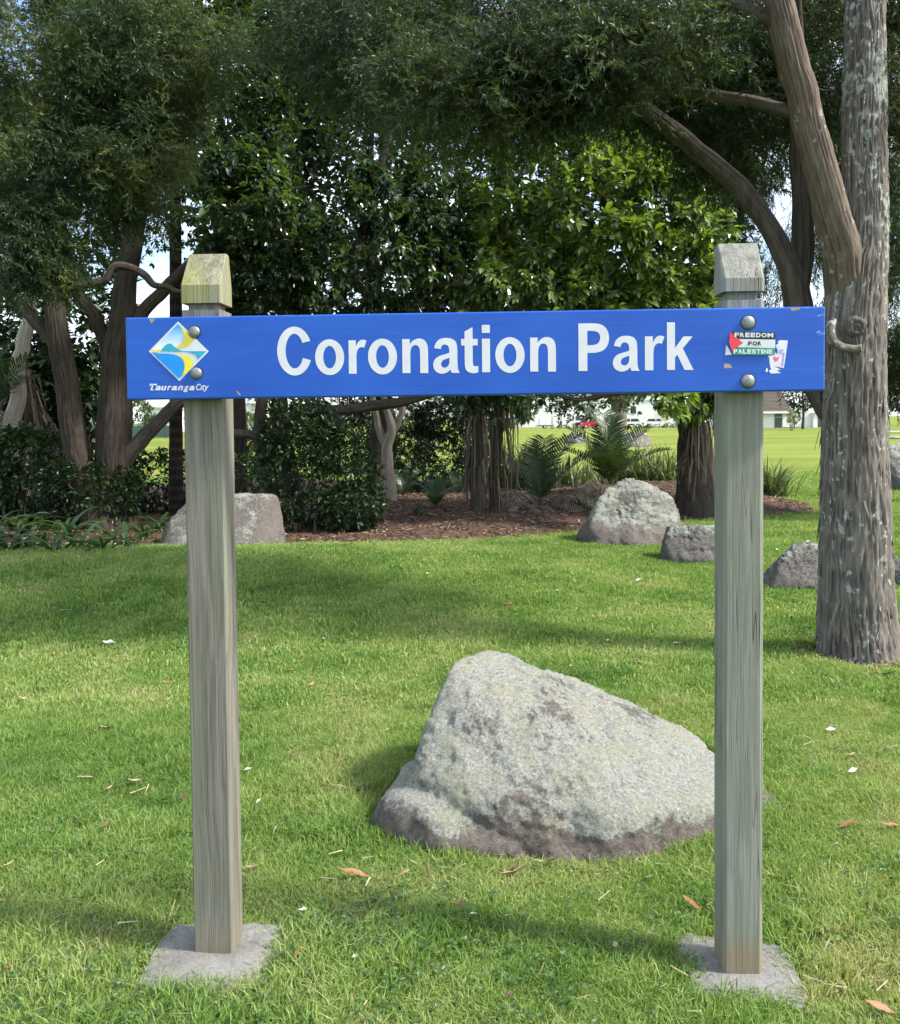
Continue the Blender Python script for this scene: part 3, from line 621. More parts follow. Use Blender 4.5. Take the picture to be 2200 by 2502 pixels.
# ------------------------------------------------------------------ boulders
def hull_radius(ctrl, c, d, soft):
    bm = bmesh.new()
    for p in ctrl: bm.verts.new(p)
    bmesh.ops.convex_hull(bm, input=bm.verts); bm.normal_update(); pl = []
    for f in bm.faces:
        nn = np.array(f.normal); h = (np.array(f.verts[0].co) - c) @ nn
        if h < 0: nn, h = -nn, -h
        pl.append((*nn, max(h, 1e-3)))
    bm.free(); pl = np.array(pl); q = np.maximum(d @ pl[:, :3].T, 1e-6) / pl[None, :, 3]; mx_ = q.max(axis=1, keepdims=True)
    return 1.0 / (mx_[:, 0] * np.sum((q / mx_) ** soft, axis=1) ** (1 / soft))
def boulder(name, label, hulls, centre, mat, nth=90, nph=140, amp=0.02, soft=9.0, seed=0, group=None):
    """union of convex stones seen from one inner point, chipped and roughened"""
    c = np.array(centre, float)
    th = np.linspace(0.0, np.pi, nth); ph = np.linspace(0, 2 * np.pi, nph, endpoint=False)
    T, PH = np.meshgrid(th, ph, indexing='ij'); d = np.stack([np.sin(T) * np.cos(PH), np.sin(T) * np.sin(PH), np.cos(T)], 2).reshape(-1, 3)
    r = np.max([hull_radius(h, c, d, soft) for h in hulls], axis=0); pos = c + d * r[:, None]
    sz = float(np.ptp(np.array(hulls[-1]), axis=0).max())
    r = r * (1 + 0.03 * fbm(pos / sz * 4.0 + seed, 3, seed)) + amp * (0.5 * fbm(pos / sz * 9.0 + seed, 4, seed + 20, 0.6) - 0.8 * np.abs(fbm(pos / sz * 12.0 + seed, 4, seed + 30, 0.6)) + 0.45 + 0.22 * fbm(pos / sz * 60.0, 3, seed + 40, 0.7))
    pos = c + d * r[:, None]; base_ = np.array([c[0], c[1], 0.0])
    o = link(name, make_mesh(name, pos - base_, ring_faces(nth, nph), smooth=True, mats=[mat]), loc=base_)
    return tag(o, label, 'boulder', group)
m_rock1 = rockmat('lichen_boulder', (0.165, 0.14, 0.123), (0.265, 0.23, 0.208), (0.335, 0.34, 0.30), 0.365, -0.01, 0.11, 15)
m_rock2 = rockmat('lichen_boulder_soft', (0.16, 0.14, 0.125), (0.25, 0.225, 0.20), (0.31, 0.325, 0.285), 0.33, 0.02, 0.30, 11)
m_rock3 = rockmat('spotted_boulder', (0.145, 0.128, 0.115), (0.22, 0.195, 0.178), (0.36, 0.365, 0.33), 0.245, -0.1, 0.1, 18)
m_rock4 = rockmat('dark_patched_boulder', (0.13, 0.12, 0.11), (0.22, 0.205, 0.19), (0.35, 0.38, 0.34), 0.28, 0.05, 0.30, 14)
base = [(-.335, 3.60), (-.26, 3.44), (-.08, 3.34), (.295, 3.27), (.59, 3.25), (.917, 3.37), (1.16, 3.52), (1.315, 3.66), (1.25, 4.1), (.9, 4.55), (.15, 4.65), (-.08, 4.35), (-.2, 4.0)]
base = [(0.48 + (x - 0.48) * 1.05, 3.9 + (y - 3.9) * 1.11) for x, y in base]
hb = [(x, y, -0.15) for x, y in base] + [(x + (0.05 if x < -0.1 else 0), y, 0.05 if x < 0 else 0.0) for x, y in base] + [(-.30, 3.56, .095), (-.235, 3.45, .13), (-.12, 3.42, .15), (-.10, 3.36, .13), (1.29, 3.66, .05), (-.2, 3.85, .12)]
ha = [(-.27, 3.54, -.1), (-.2, 3.8, -.1), (-.04, 3.34, -.1), (.3, 3.18, -.1), (.62, 3.16, -.1), (1.0, 3.32, -.1), (1.22, 3.6, -.1), (1.12, 4.3, -.1), (.2, 4.6, -.1), (-.05, 4.3, -.1)]
ha += [(-.01, 3.38, .16), (.3, 3.26, .165), (.62, 3.24, .15), (.98, 3.39, .13), (1.18, 3.68, .12), (-.02, 3.86, .545), (.05, 4.02, .55), (.21, 4.15, .535), (.45, 4.25, .39), (.75, 4.3, .26), (1.05, 4.2, .165), (1.15, 3.95, .12), (-.11, 3.72, .385), (-.17, 3.59, .225)]
boulder('boulder', 'big pale lichen crusted boulder lying in the grass behind the sign', [ha, hb], (0.45, 3.85, -0.03), m_rock1, 170, 300, 0.020, 60.0, 3)
def bould_px(label, base_uv, y, pts, mat, depth, seed, amp=0.02, nn=(70, 110), soft=14.0, name='boulder', group=None):
    """outline points in the picture give the width and height at this distance; the body has its own depth"""
    ct = []
    z0 = float(P(base_uv[0], base_uv[1], y)[2])
    for u, v, k in pts:
        p = P(u, v, y); ct.append((p[0], y + depth * k, max(p[2] - z0, 0.0) + float(gz(p[0], y)) if p[2] - z0 > 0.02 else -0.2))
        
    xs_ = [c[0] for c in ct]; x0, x1 = min(xs_), max(xs_)
    for fx, fy in ((0.15, -0.5), (0.5, -0.62), (0.85, -0.5), (0.15, 0.5), (0.5, 0.6), (0.85, 0.5)): ct.append((x0 + (x1 - x0) * fx, y + depth * fy, -0.2))
    for fx, fy in ((0.12, -0.42), (0.5, -0.56), (0.88, -0.42)): ct.append((x0 + (x1 - x0) * fx, y + depth * fy, 0.06))
    zt = max(c[2] for c in ct)
    xm = (x0 + x1) / 2; ct = [(xm + (a - xm) * 1.07, b_, c_ * 1.04) for a, b_, c_ in ct]
    return boulder(name, label, [ct], (xm, y, zt * 0.3), mat, nn[0], nn[1], amp, 30.0, seed, group)
bould_px('pointed grey green boulder at the mulch edge beside the small palms', (1530, 1335), 11.75, [(1412, 1330, 0), (1440, 1290, -.3), (1478, 1215, 0), (1530, 1187, .1), (1560, 1190, .1), (1600, 1215, -.1), (1645, 1232, 0), (1660, 1300, 0), (1655, 1320, -.2), (1500, 1320, -.4), (1560, 1330, .3)], m_rock2, 1.0, 12, 0.03)
bould_px('low squarish boulder half hidden by the cracked post', (1680, 1380), 10.1, [(1610, 1378, 0), (1620, 1345, -.2), (1648, 1303, 0), (1740, 1300, 0), (1775, 1312, .2), (1790, 1375, 0), (1640, 1305, .3), (1760, 1302, -.2)], m_rock4, 0.6, 21, 0.02)
bould_px('hump backed boulder between the cracked post and the rough barked tree', (1940, 1452), 8.5, [(1862, 1425, 0), (1850, 1440, 0), (1930, 1370, 0), (1958, 1350, .1), (1990, 1352, 0), (2035, 1385, .1), (2075, 1440, 0), (1900, 1395, -.2)], m_rock4, 0.6, 33, 0.02)
bould_px('small boulder peeping out past the rough barked trunk', (2215, 1462), 8.6, [(2160, 1455, 0), (2180, 1405, 0), (2225, 1398, 0), (2260, 1430, 0), (2270, 1458, 0)], m_rock4, 0.5, 38, 0.02, (50, 80))
bould_px('flat topped brown boulder with white lichen spots behind the streaked post', (540, 1342), 11.3, [(392, 1335, 0), (420, 1275, 0), (455, 1235, .1), (520, 1218, 0), (650, 1219, 0), (672, 1240, .1), (686, 1290, 0), (694, 1338, 0), (480, 1225, .3), (660, 1225, .4)], m_rock3, 1.0, 44, 0.02)
bould_px('tall weathered boulder out on the lawn past the rough barked tree', (2240, 1196), 19.6, [(2150, 1190, 0), (2160, 1110, 0), (2180, 1085, 0), (2300, 1082, 0), (2340, 1150, 0), (2350, 1195, 0)], m_rock4, 1.3, 51, 0.05, (60, 90))
bould_px('dark low boulder far out on the sunny lawn', (1400, 1084), 58.0, [(1380, 1083, 0), (1386, 1066, 0), (1400, 1058, 0), (1420, 1060, 0), (1432, 1083, 0)], m_rock4, 1.2, 61, 0.05, (30, 50))
bould_px('long pale boulder on the far lawn behind the pale trunk', (1548, 1092), 50.0, [(1500, 1090, 0), (1508, 1062, 0), (1540, 1056, 0), (1582, 1058, 0), (1594, 1088, 0)], m_rock3, 1.2, 66, 0.05, (30, 50))

# ------------------------------------------------------------------ trees
def spray_template(seed, side=4, main=11, sub=6, nl=0.17, nw=0.052):
    """a flat feathery conifer spray of unit length along X: one triangle per needle"""
    r_ = np.random.default_rng(seed); V, Fc = [], []
    def shoot(p0, d, L, cnt):
        d = d / np.linalg.norm(d)
        for i in range(cnt):
            t = (i + 0.5) / cnt; base = p0 + d * L * t; k = rdir(1, r_)[0]; k[2] *= 0.8; k -= d * k.dot(d); k /= np.linalg.norm(k) + 1e-9
            nd_ = d * 0.75 + k * 0.8; nd_ /= np.linalg.norm(nd_); l = nl * r_.uniform(0.7, 1.2); sw = np.cross(nd_, rdir(1, r_)[0]); sw /= np.linalg.norm(sw) + 1e-9; sw *= nw * 0.5
            b = len(V); V.extend([base - sw, base + sw, base + nd_ * l]); Fc.append((b, b + 1, b + 2))
        b = len(V); sw = np.array([0, 0, 0.006]); V.extend([p0 - sw, p0 + sw, p0 + d * L]); Fc.append((b, b + 1, b + 2))
    shoot(np.zeros(3), np.array([1.0, 0, -0.12]), 1.0, main)
    for i in range(side):
        t = 0.15 + 0.7 * i / max(1, side - 1); sgn = 1 if i % 2 else -1
        shoot(np.array([t, 0, -0.12 * t]), np.array([0.75, sgn * r_.uniform(0.45, 0.8), r_.uniform(-0.35, 0.2)]), 0.55 * (1 - 0.45 * t), sub)
    return np.array(V), np.array(Fc)
def sprays(paths, per, size, seed, centre, droop=0.25, templates=None, tmin=0.35, spread=0.10, gap=-0.42):
    r_ = np.random.default_rng(seed); pos, dr = [], []
    for p, _ in paths:
        k = len(p); t = r_.uniform(tmin, 1.0, per) * (k - 1); i = np.minimum(t.astype(int), k - 2); f = (t - i)[:, None]
        q = p[i] * (1 - f) + p[i + 1] * f; pos.append(q + r_.normal(size=(per, 3)) * spread)
        tg = p[i + 1] - p[i]; tg /= np.linalg.norm(tg, axis=1, keepdims=True) + 1e-9; dr.append(tg * 0.8 + rdir(per, r_) * 0.9)
    pos = np.vstack(pos); dr = np.vstack(dr); kp_ = noise(pos * 2.4 + 5, seed + 8) + 0.5 * noise(pos * 5.5, seed + 9) > gap; pos, dr = pos[kp_], dr[kp_]; out_ = pos - np.asarray(centre); out_ /= np.linalg.norm(out_, axis=1, keepdims=True) + 1e-9
    dr = dr + out_ * 0.5; dr[:, 2] -= droop * 2
    Vs, Fs, Ts, off = [], [], [], 0; pick = r_.integers(0, len(templates), len(pos))
    clump = noise(pos * 2.0, seed + 3) * 0.34 + noise(pos * 5.0, seed + 4) * 0.16 + 0.44  # lit and dark clumps of foliage are put into the needle tint
    for j, (tv, tf) in enumerate(templates):
        s_ = np.where(pick == j)[0]
        if not len(s_): continue
        V, Fc = instance(tv, tf, pos[s_], frames(dr[s_], r_.uniform(-0.9, 0.9, len(s_))), size * r_.uniform(0.65, 1.25, len(s_)))
        tn = np.repeat(np.clip(clump[s_] + r_.normal(0, 0.10, len(s_)), 0, 1), len(tv)) + np.tile(np.tile([0, 0, 0.06], len(tv) // 3), len(s_))
        Vs.append(V); Fs.append(Fc + off); Ts.append(tn); off += len(V)
    return np.vstack(Vs), np.vstack(Fs), np.clip(np.concatenate(Ts), 0, 1)
def leaf_template(w=0.42, droop=0.16, fold=0.10):
    w /= 2
    V = [(0, 0, 0), (.3, 0, .02), (.68, 0, -.02), (1, 0, -droop), (.28, w * .8, fold * .8), (.66, w, fold * .6), (.28, -w * .8, fold * .8), (.66, -w, fold * .6)]
    Fc = [(0, 1, 4), (1, 5, 4), (1, 2, 5), (2, 3, 5), (0, 6, 1), (1, 6, 7), (1, 7, 2), (2, 7, 3)]
    return np.array(V), np.array(Fc)
SIMPLE = (np.array([(0, 0, 0), (.5, .24, .07), (1, 0, -.06), (.5, -.24, .07)]), np.array([(0, 1, 2), (0, 2, 3)]))
def rosettes(pos, axis_, nleaf, size, seed, tmpl, open_=1.0, clump_s=0.9, tint0=0.45, tvar=0.22):
    r_ = np.random.default_rng(seed); n_ = len(pos)
    Rm = frames(axis_ / np.linalg.norm(axis_, axis=1, keepdims=True))
    ph = (np.arange(nleaf)[None] * 2.399 + r_.uniform(0, 6.28, n_)[:, None]) ; el = np.linspace(0.15, 1.0, nleaf)[None] * np.ones((n_, 1))
    el = el + r_.normal(0, 0.15, el.shape)
    ca = np.cos(el * 1.25 * open_); sa = np.sin(el * 1.25 * open_)
    dl = np.stack([ca, sa * np.cos(ph), sa * np.sin(ph)], 2)
    d = np.einsum('nij,nkj->nki', Rm, dl).reshape(-1, 3); d[:, 2] -= 0.12
    pp = np.repeat(pos, nleaf, 0) + d * size * 0.08
    keep = r_.random(len(pp)) < 0.9; d, pp = d[keep], pp[keep]; ids = np.repeat(np.arange(n_), nleaf)[keep]
    V, Fc = instance(tmpl[0], tmpl[1], pp, frames(d, r_.normal(0, 0.45, len(pp))), size * r_.uniform(0.45, 1.3, len(pp)))
    cl = tint0 + tvar * noise(pos * clump_s, seed + 9)[ids] + r_.normal(0, 0.10, n_)[ids] + r_.normal(0, 0.12, len(pp))
    return V, Fc, np.clip(np.repeat(cl, len(tmpl[0])), 0, 1)
def path_points(paths, per, seed, tmin=0.5, spread=0.06):
    r_ = np.random.default_rng(seed); P_, D_ = [], []
    for p, _ in paths:
        k = len(p); t = r_.uniform(tmin, 1.0, per) * (k - 1); t[0] = k - 1.001; i = np.minimum(t.astype(int), k - 2); f = (t - i)[:, None]
        P_.append(p[i] * (1 - f) + p[i + 1] * f + r_.normal(size=(per, 3)) * spread); tg = p[i + 1] - p[i]; D_.append(tg / (np.linalg.norm(tg, axis=1, keepdims=True) + 1e-9))
    return np.vstack(P_), np.vstack(D_)

m_tot_bark = barkmat('fibrous_grey_bark', (0.018, 0.015, 0.012), (0.078, 0.066, 0.056), (0.25, 0.222, 0.196), 0.44, (0.32, 0.345, 0.31), None, (2.0, 3.4, 0.07))
m_red_bark = barkmat('reddish_peeling_bark', (0.026, 0.020, 0.016), (0.092, 0.072, 0.058), (0.22, 0.18, 0.15), 0.30, (0.30, 0.32, 0.29), (0.15, 0.088, 0.060))
m_dark_bark = barkmat('dark_shaded_bark', (0.014, 0.011, 0.0085), (0.048, 0.039, 0.031), (0.115, 0.095, 0.077), 0.0)
m_brown_bark = barkmat('brown_bark', (0.010, 0.008, 0.006), (0.034, 0.027, 0.021), (0.085, 0.069, 0.055), 0.0)  # bark kept extra dark: the shade on the stems is in the colour
m_pale_bark = barkmat('pale_grey_bark', (0.16, 0.14, 0.11), (0.30, 0.27, 0.22), (0.46, 0.42, 0.35), 0.1)
m_twig = plain('grey_brown_twig', (0.17, 0.14, 0.115), 0.9, 0, 0.35, 6)
m_needle = leafmat('dark_conifer_needles', [(0.0, (0.014, 0.028, 0.011)), (0.4, (0.036, 0.062, 0.022)), (0.7, (0.075, 0.10, 0.032)), (1.0, (0.16, 0.175, 0.06))], 0.5, 0.35)
m_needle2 = leafmat('olive_conifer_needles', [(0.0, (0.012, 0.030, 0.012)), (0.35, (0.034, 0.064, 0.022)), (0.65, (0.080, 0.112, 0.034)), (1.0, (0.22, 0.225, 0.075))], 0.5, 0.38)
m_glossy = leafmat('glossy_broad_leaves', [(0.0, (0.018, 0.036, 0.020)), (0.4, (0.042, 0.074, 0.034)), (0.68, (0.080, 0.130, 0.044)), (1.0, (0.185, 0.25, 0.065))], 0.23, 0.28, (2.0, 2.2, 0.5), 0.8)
TEMPL = [spray_template(s) for s in (1, 2, 3)]

def limb(name, tree, px, y, mat, n_, sides, amp, seed, wk=1.0, **kw):
    pts, rad = pxpath(px, y); rad = rad * wk; V, Fc, tn, main = bark_tube(pts, rad, n_, sides, amp, seed, wig=0.0 if name == 'trunk' and sides > 100 else float(np.mean(rad)) * (0.16 if sides > 55 else 0.3), **kw)
    o = part(name, V, Fc, mat, tree, tint=tn, smooth=True); return o, main

# --- rough barked conifer beside the sign
b0 = gp(2098, 1606)
T1 = thing('conifer_tree', 'tall conifer with shaggy grey lichen flecked bark beside the sign board', 'tree', b0)
mains = []
o, mm = limb('trunk', T1, [(2100, 1650, 210), (2099, 1606, 194), (2094, 1550, 178), (2090, 1450, 166), (2090, 1300, 156), (2088, 1150, 149), (2087, 1000, 145), (2086, 880, 140), (2087, 780, 136), (2098, 680, 122), (2110, 560, 104), (2112, 430, 96), (2112, 300, 92), (2114, 100, 86), (2116, -200, 76), (2120, -700, 58), (2126, -1300, 36), (2130, -1900, 10)], 6.0, m_tot_bark, 400, 190, 0.016, 4, along=4.5, around=85, flare=0.09, lump=0.06); mains.append(mm); trunk1 = o
o, mm = limb('limb', T1, [(2090, 960, 60, 6.12), (2080, 830, 84, 6.08), (2070, 740, 92, 6.02), (2060, 660, 90, 5.95), (2050, 590, 86, 5.89), (2022, 460, 76, 5.8), (1986, 330, 72, 5.75), (1950, 200, 70, 5.7), (1925, 100, 68, 5.65), (1900, 0, 67, 5.6), (1850, -200, 64, 5.5), (1780, -500, 48, 5.3), (1700, -900, 20, 5.1)], 5.8, m_red_bark, 240, 110, 0.009, 8, along=3.5, around=55, lump=0.09); mains.append(mm); tag(o, 'reddish leaning limb with peeling bark')
o, mm = limb('limb', T1, [(2075, 1060, 80, 6.05), (2015, 965, 82, 6.1), (1972, 850, 79, 6.15), (1950, 740, 74, 6.2), (1930, 660, 66, 6.2), (1880, 560, 54, 6.25), (1800, 450, 52, 6.35), (1700, 360, 47, 6.5), (1600, 290, 43, 6.6), (1530, 240, 38, 6.7), (1400, 180, 28, 6.8), (1250, 150, 16, 6.9), (1100, 60, 8, 7.0)], 6.2, m_dark_bark, 220, 80, 0.007, 15, 0.86, along=3.0, around=44, lump=0.10); mains.append(mm)
for k, (pl, mt) in enumerate((([(1958, 730, 40, 6.17), (1973, 640, 33, 6.15), (1976, 560, 30, 6.15), (1971, 450, 27, 6.15), (1966, 330, 23, 6.2), (1960, 150, 19, 6.25), (1950, -60, 13, 6.3), (1930, -300, 5, 6.3)], m_brown_bark),
            ([(2000, 930, 45, 6.25), (1962, 760, 40, 6.4), (1952, 600, 38, 6.5), (1950, 420, 34, 6.6), (1944, 280, 30, 6.7), (1935, 60, 22, 6.8), (1925, -300, 8, 6.9)], m_dark_bark),
            ([(1962, 282, 36, 5.76), (1850, 252, 31, 5.9), (1720, 232, 30, 6.0), (1600, 226, 30, 6.1), (1480, 252, 29, 6.2), (1350, 280, 27, 6.3), (1240, 288, 23, 6.3), (1150, 240, 17, 6.4), (1080, 180, 12, 6.5), (960, 90, 5, 6.6)], m_dark_bark),
            ([(1915, 60, 40, 5.62), (1780, 10, 30, 5.7), (1600, -20, 24, 5.9), (1400, -10, 18, 6.1), (1200, 40, 10, 6.2)], m_dark_bark))):
    o, mm = limb('branch', T1, pl, 6.2, mt, 130, 36, 0.004, 30 + k, 0.85, along=2.4, around=30, lump=0.12); mains.append(mm)
# cut stub and knot on the trunk
o, mm = limb('branch_stub', T1, [(2036, 780, 20, 5.84), (2033, 806, 22, 5.80), (2039, 830, 22, 5.77), (2058, 846, 21, 5.76), (2086, 853, 19, 5.75), (2106, 850, 18, 5.74)], 5.75, m_tot_bark, 40, 24, 0.001, 61)
pe, pd = mm[0][-1], mm[0][-1] - mm[0][-3]; pd = pd / np.linalg.norm(pd)
bm = bmesh.new(); bm_cyl(bm, pe - pd * 0.004, pe + pd * 0.002, mm[1][-1] * 0.98, seg=18); cut = from_bm('cut_face', bm, plain('fresh_cut_wood', (0.42, 0.33, 0.23), 0.8, 0, 0.25, 60), o)
for vtx in cut.data.vertices: vtx.co = vtx.co - T1.location
kp = P(2097, 797, 5.795); V, Fc = [], []
th = np.linspace(0, 2 * np.pi, 48, endpoint=False)
rows = []
for rr, dd in ((0.075, 0.03), (0.060, 0.010), (0.046, 0.000), (0.034, 0.002), (0.028, 0.010), (0.022, 0.006), (0.012, 0.003), (0.001, 0.003)):
    wob = 1 + 0.10 * noise(np.c_[np.cos(th) * 2, np.sin(th) * 2, th * 0 + rr * 40], 5); rows.append(np.c_[kp[0] + np.cos(th) * rr * wob, np.full(48, kp[1] + dd) + 0.006 * noise(np.c_[np.cos(th) * 5, np.sin(th) * 5, th * 0 + rr * 90], 8), kp[2] + np.sin(th) * rr * wob])
part('knot', np.vstack(rows), ring_faces(8, 48), m_tot_bark, T1, tint=np.repeat([0.4, 0.45, 0.5, 0.4, 0.25, 0.4, 0.45, 0.45], 48), smooth=True)
# shaggy bark strips standing off the trunk
tr_p, tr_r = mains[0]; r_ = np.random.default_rng(5); ns = 900
ii = r_.integers(2, 330, ns); tt = r_.uniform(0, 2 * np.pi, ns)
Dr, _ = sweep(tr_p, tr_r, 64); jj = (tt / (2 * np.pi) * 64).astype(int) % 64
nrm = Dr[ii, jj]; pos = tr_p[ii] + nrm * (tr_r[ii] * 1.0 + 0.004)[:, None]
dn = np.tile([0.0, 0, -1.0], (ns, 1)) + r_.normal(0, 0.12, (ns, 3)) + nrm * 0.05
xa = dn / np.linalg.norm(dn, axis=1, keepdims=True); ya = np.cross(nrm, xa); ya /= np.linalg.norm(ya, axis=1, keepdims=True); za = np.cross(xa, ya)
st_v = np.array([(0, -.5, 0), (0, .5, 0), (.45, -.45, .5), (.45, .5, .35), (1, -.1, 1.0), (1, .25, .6), (.45, 0, -.3)]); st_f = np.array([(0, 2, 1), (1, 2, 3), (2, 4, 3), (3, 4, 5), (0, 6, 2), (1, 3, 6), (2, 6, 4), (3, 5, 6)])
V, Fc = instance(st_v, st_f, pos, np.stack([xa, ya, za], 2), np.stack([r_.uniform(.05, .2, ns), r_.uniform(.006, .018, ns), r_.uniform(.002, .008, ns)], 1))
part('bark_strips', V, Fc, m_tot_bark, T1, tint=np.repeat(r_.uniform(0.2, 0.95, ns), 7), kind='stuff')
# crown
tg = np.vstack([ellip(165, P(1180, 110, 8.0), (1.5, 1.0, 0.62), 1), ellip(160, P(1620, 60, 7.4), (1.5, 1.1, 0.6), 2), ellip(70, P(900, 70, 8.6), (0.9, 0.8, 0.55), 3), ellip(60, P(2180, 200, 6.6), (0.55, 0.7, 0.75), 4),
                ellip(70, P(1780, 250, 7.2), (0.6, 0.5, 0.6), 14), ellip(14, (2.8, 7.0, 6.6), (2.0, 1.6, 1.1), 5), ellip(52, P(1150, 225, 6.15), (0.75, 0.35, 0.24), 26), ellip(40, P(1400, 150, 6.05), (0.62, 0.35, 0.26), 27), ellip(22, P(1640, 70, 5.9), (0.55, 0.35, 0.2), 28)])
paths = branch_net(mains[1:], tg, 11, 0.0022, 0.008, 0.14)
V, Fc = tubes(paths, 5); part('twigs', V, Fc, m_twig, T1, kind='stuff')
V, Fc, tn = sprays(paths, 23, 0.24, 21, (1.5, 8.5, 4.0), 0.22, TEMPL, 0.3, 0.11); part('crown', V, Fc, m_needle, T1, tint=tn * 0.85, kind='stuff')

# --- feathery conifer whose boughs hang in from beyond the frame
T2 = thing('conifer_tree', 'feathery olive green conifer with hanging boughs near the twisted trunks', 'tree', (-7.4, 10.2, 0))
V, Fc, tn, mm = bark_tube([(-7.4, 10.2, -0.2), (-7.35, 10.2, 1.5), (-7.2, 10.1, 3.5), (-7.0, 10.0, 6.0), (-6.9, 10, 9.0)], [0.34, 0.27, 0.22, 0.15, 0.04], 120, 60, 0.012, 70); part('trunk', V, Fc, m_brown_bark, T2, tint=tn, smooth=True)
mains2 = [mm]
for k, l in enumerate(([(-7.1, 10.1, 4.0), (-6.0, 9.8, 4.7), (-5.0, 9.5, 4.9), (-3.8, 9.2, 4.7), (-2.9, 9.0, 4.3)], [(-7.0, 10.0, 5.4), (-5.8, 9.7, 6.0), (-4.4, 9.4, 6.0), (-3.0, 9.1, 5.6), (-2.4, 9, 5.2)], [(-7.2, 10.1, 3.0), (-6.0, 9.6, 3.7), (-5.0, 9.1, 3.7), (-4.2, 8.8, 3.2)])):
    V, Fc, tn, mm = bark_tube(l, [0.09, 0.07, 0.05, 0.03, 0.012][:len(l)], 60, 20, 0.003, 80 + k); part('limb', V, Fc, m_brown_bark, T2, tint=tn, smooth=True); mains2.append(mm)
tg = np.vstack([ellip(120, P(110, 160, 9.2), (1.0, 0.9, 0.85), 1), ellip(100, P(330, 150, 9.1), (0.72, 0.8, 0.62), 2), ellip(80, P(130, 420, 8.9), (0.85, 0.7, 0.60), 3), ellip(60, P(330, 380, 9.0), (0.42, 0.6, 0.55), 4), ellip(40, P(100, 600, 8.6), (0.30, 0.3, 0.42), 5),
                ellip(24, P(-60, 520, 9.0), (0.5, 0.5, 0.7), 7), ellip(14, P(520, 120, 9.0), (0.3, 0.4, 0.25), 15), ellip(40, (-4.2, 9.3, 6.9), (1.9, 1.2, 0.6), 6)])
paths = branch_net(mains2, tg, 12, 0.0025, 0.008, 0.14)
V, Fc = tubes(paths, 5); part('twigs', V, Fc, m_twig, T2, kind='stuff')
V, Fc, tn = sprays(paths, 22, 0.24, 22, (-5.5, 10, 4.2), 0.25, TEMPL, 0.3, 0.10); part('crown', V, Fc, m_needle2, T2, tint=tn, kind='stuff')

# --- weeping conifers behind the rough barked tree
drp = [spray_template(s, 3, 10, 7, 0.20, 0.030) for s in (7, 8)]
T3 = thing('weeping_conifer', 'weeping conifer with drooping green tresses behind the rough barked tree', 'tree', (6.55, 14.5, 0))
V, Fc, tn, mm = bark_tube([(6.55, 14.5, -0.2), (6.5, 14.5, 2), (6.45, 14.4, 5), (6.4, 14.4, 8), (6.4, 14.4, 11)], [0.27, 0.22, 0.18, 0.12, 0.03], 90, 40, 0.01, 90); part('trunk', V, Fc, m_dark_bark, T3, tint=tn, smooth=True)
tg = np.vstack([ellip(150, (5.9, 14.2, 5.3), (1.55, 1.5, 3.2), 1, 0.5), ellip(90, (7.2, 13.9, 5.2), (1.3, 1.2, 3.2), 2, 0.5), ellip(40, (7.5, 13.8, 2.6), (0.7, 0.8, 0.9), 3), ellip(70, (4.9, 14.4, 7.0), (1.5, 1.2, 1.8), 8)])
tg[:, 2] = np.maximum(tg[:, 2], 2.15)
paths = branch_net([mm], tg, 13, 0.003, 0.009, 0.10, 0.12)
V, Fc = tubes(paths, 5); part('twigs', V, Fc, m_twig, T3, kind='stuff')
V, Fc, tn = sprays(paths, 21, 0.46, 23, (6.4, 14.5, 6), 1.1, drp, 0.25, 0.14); part('crown', V, Fc, m_needle2, T3, tint=tn * 0.8, kind='stuff')

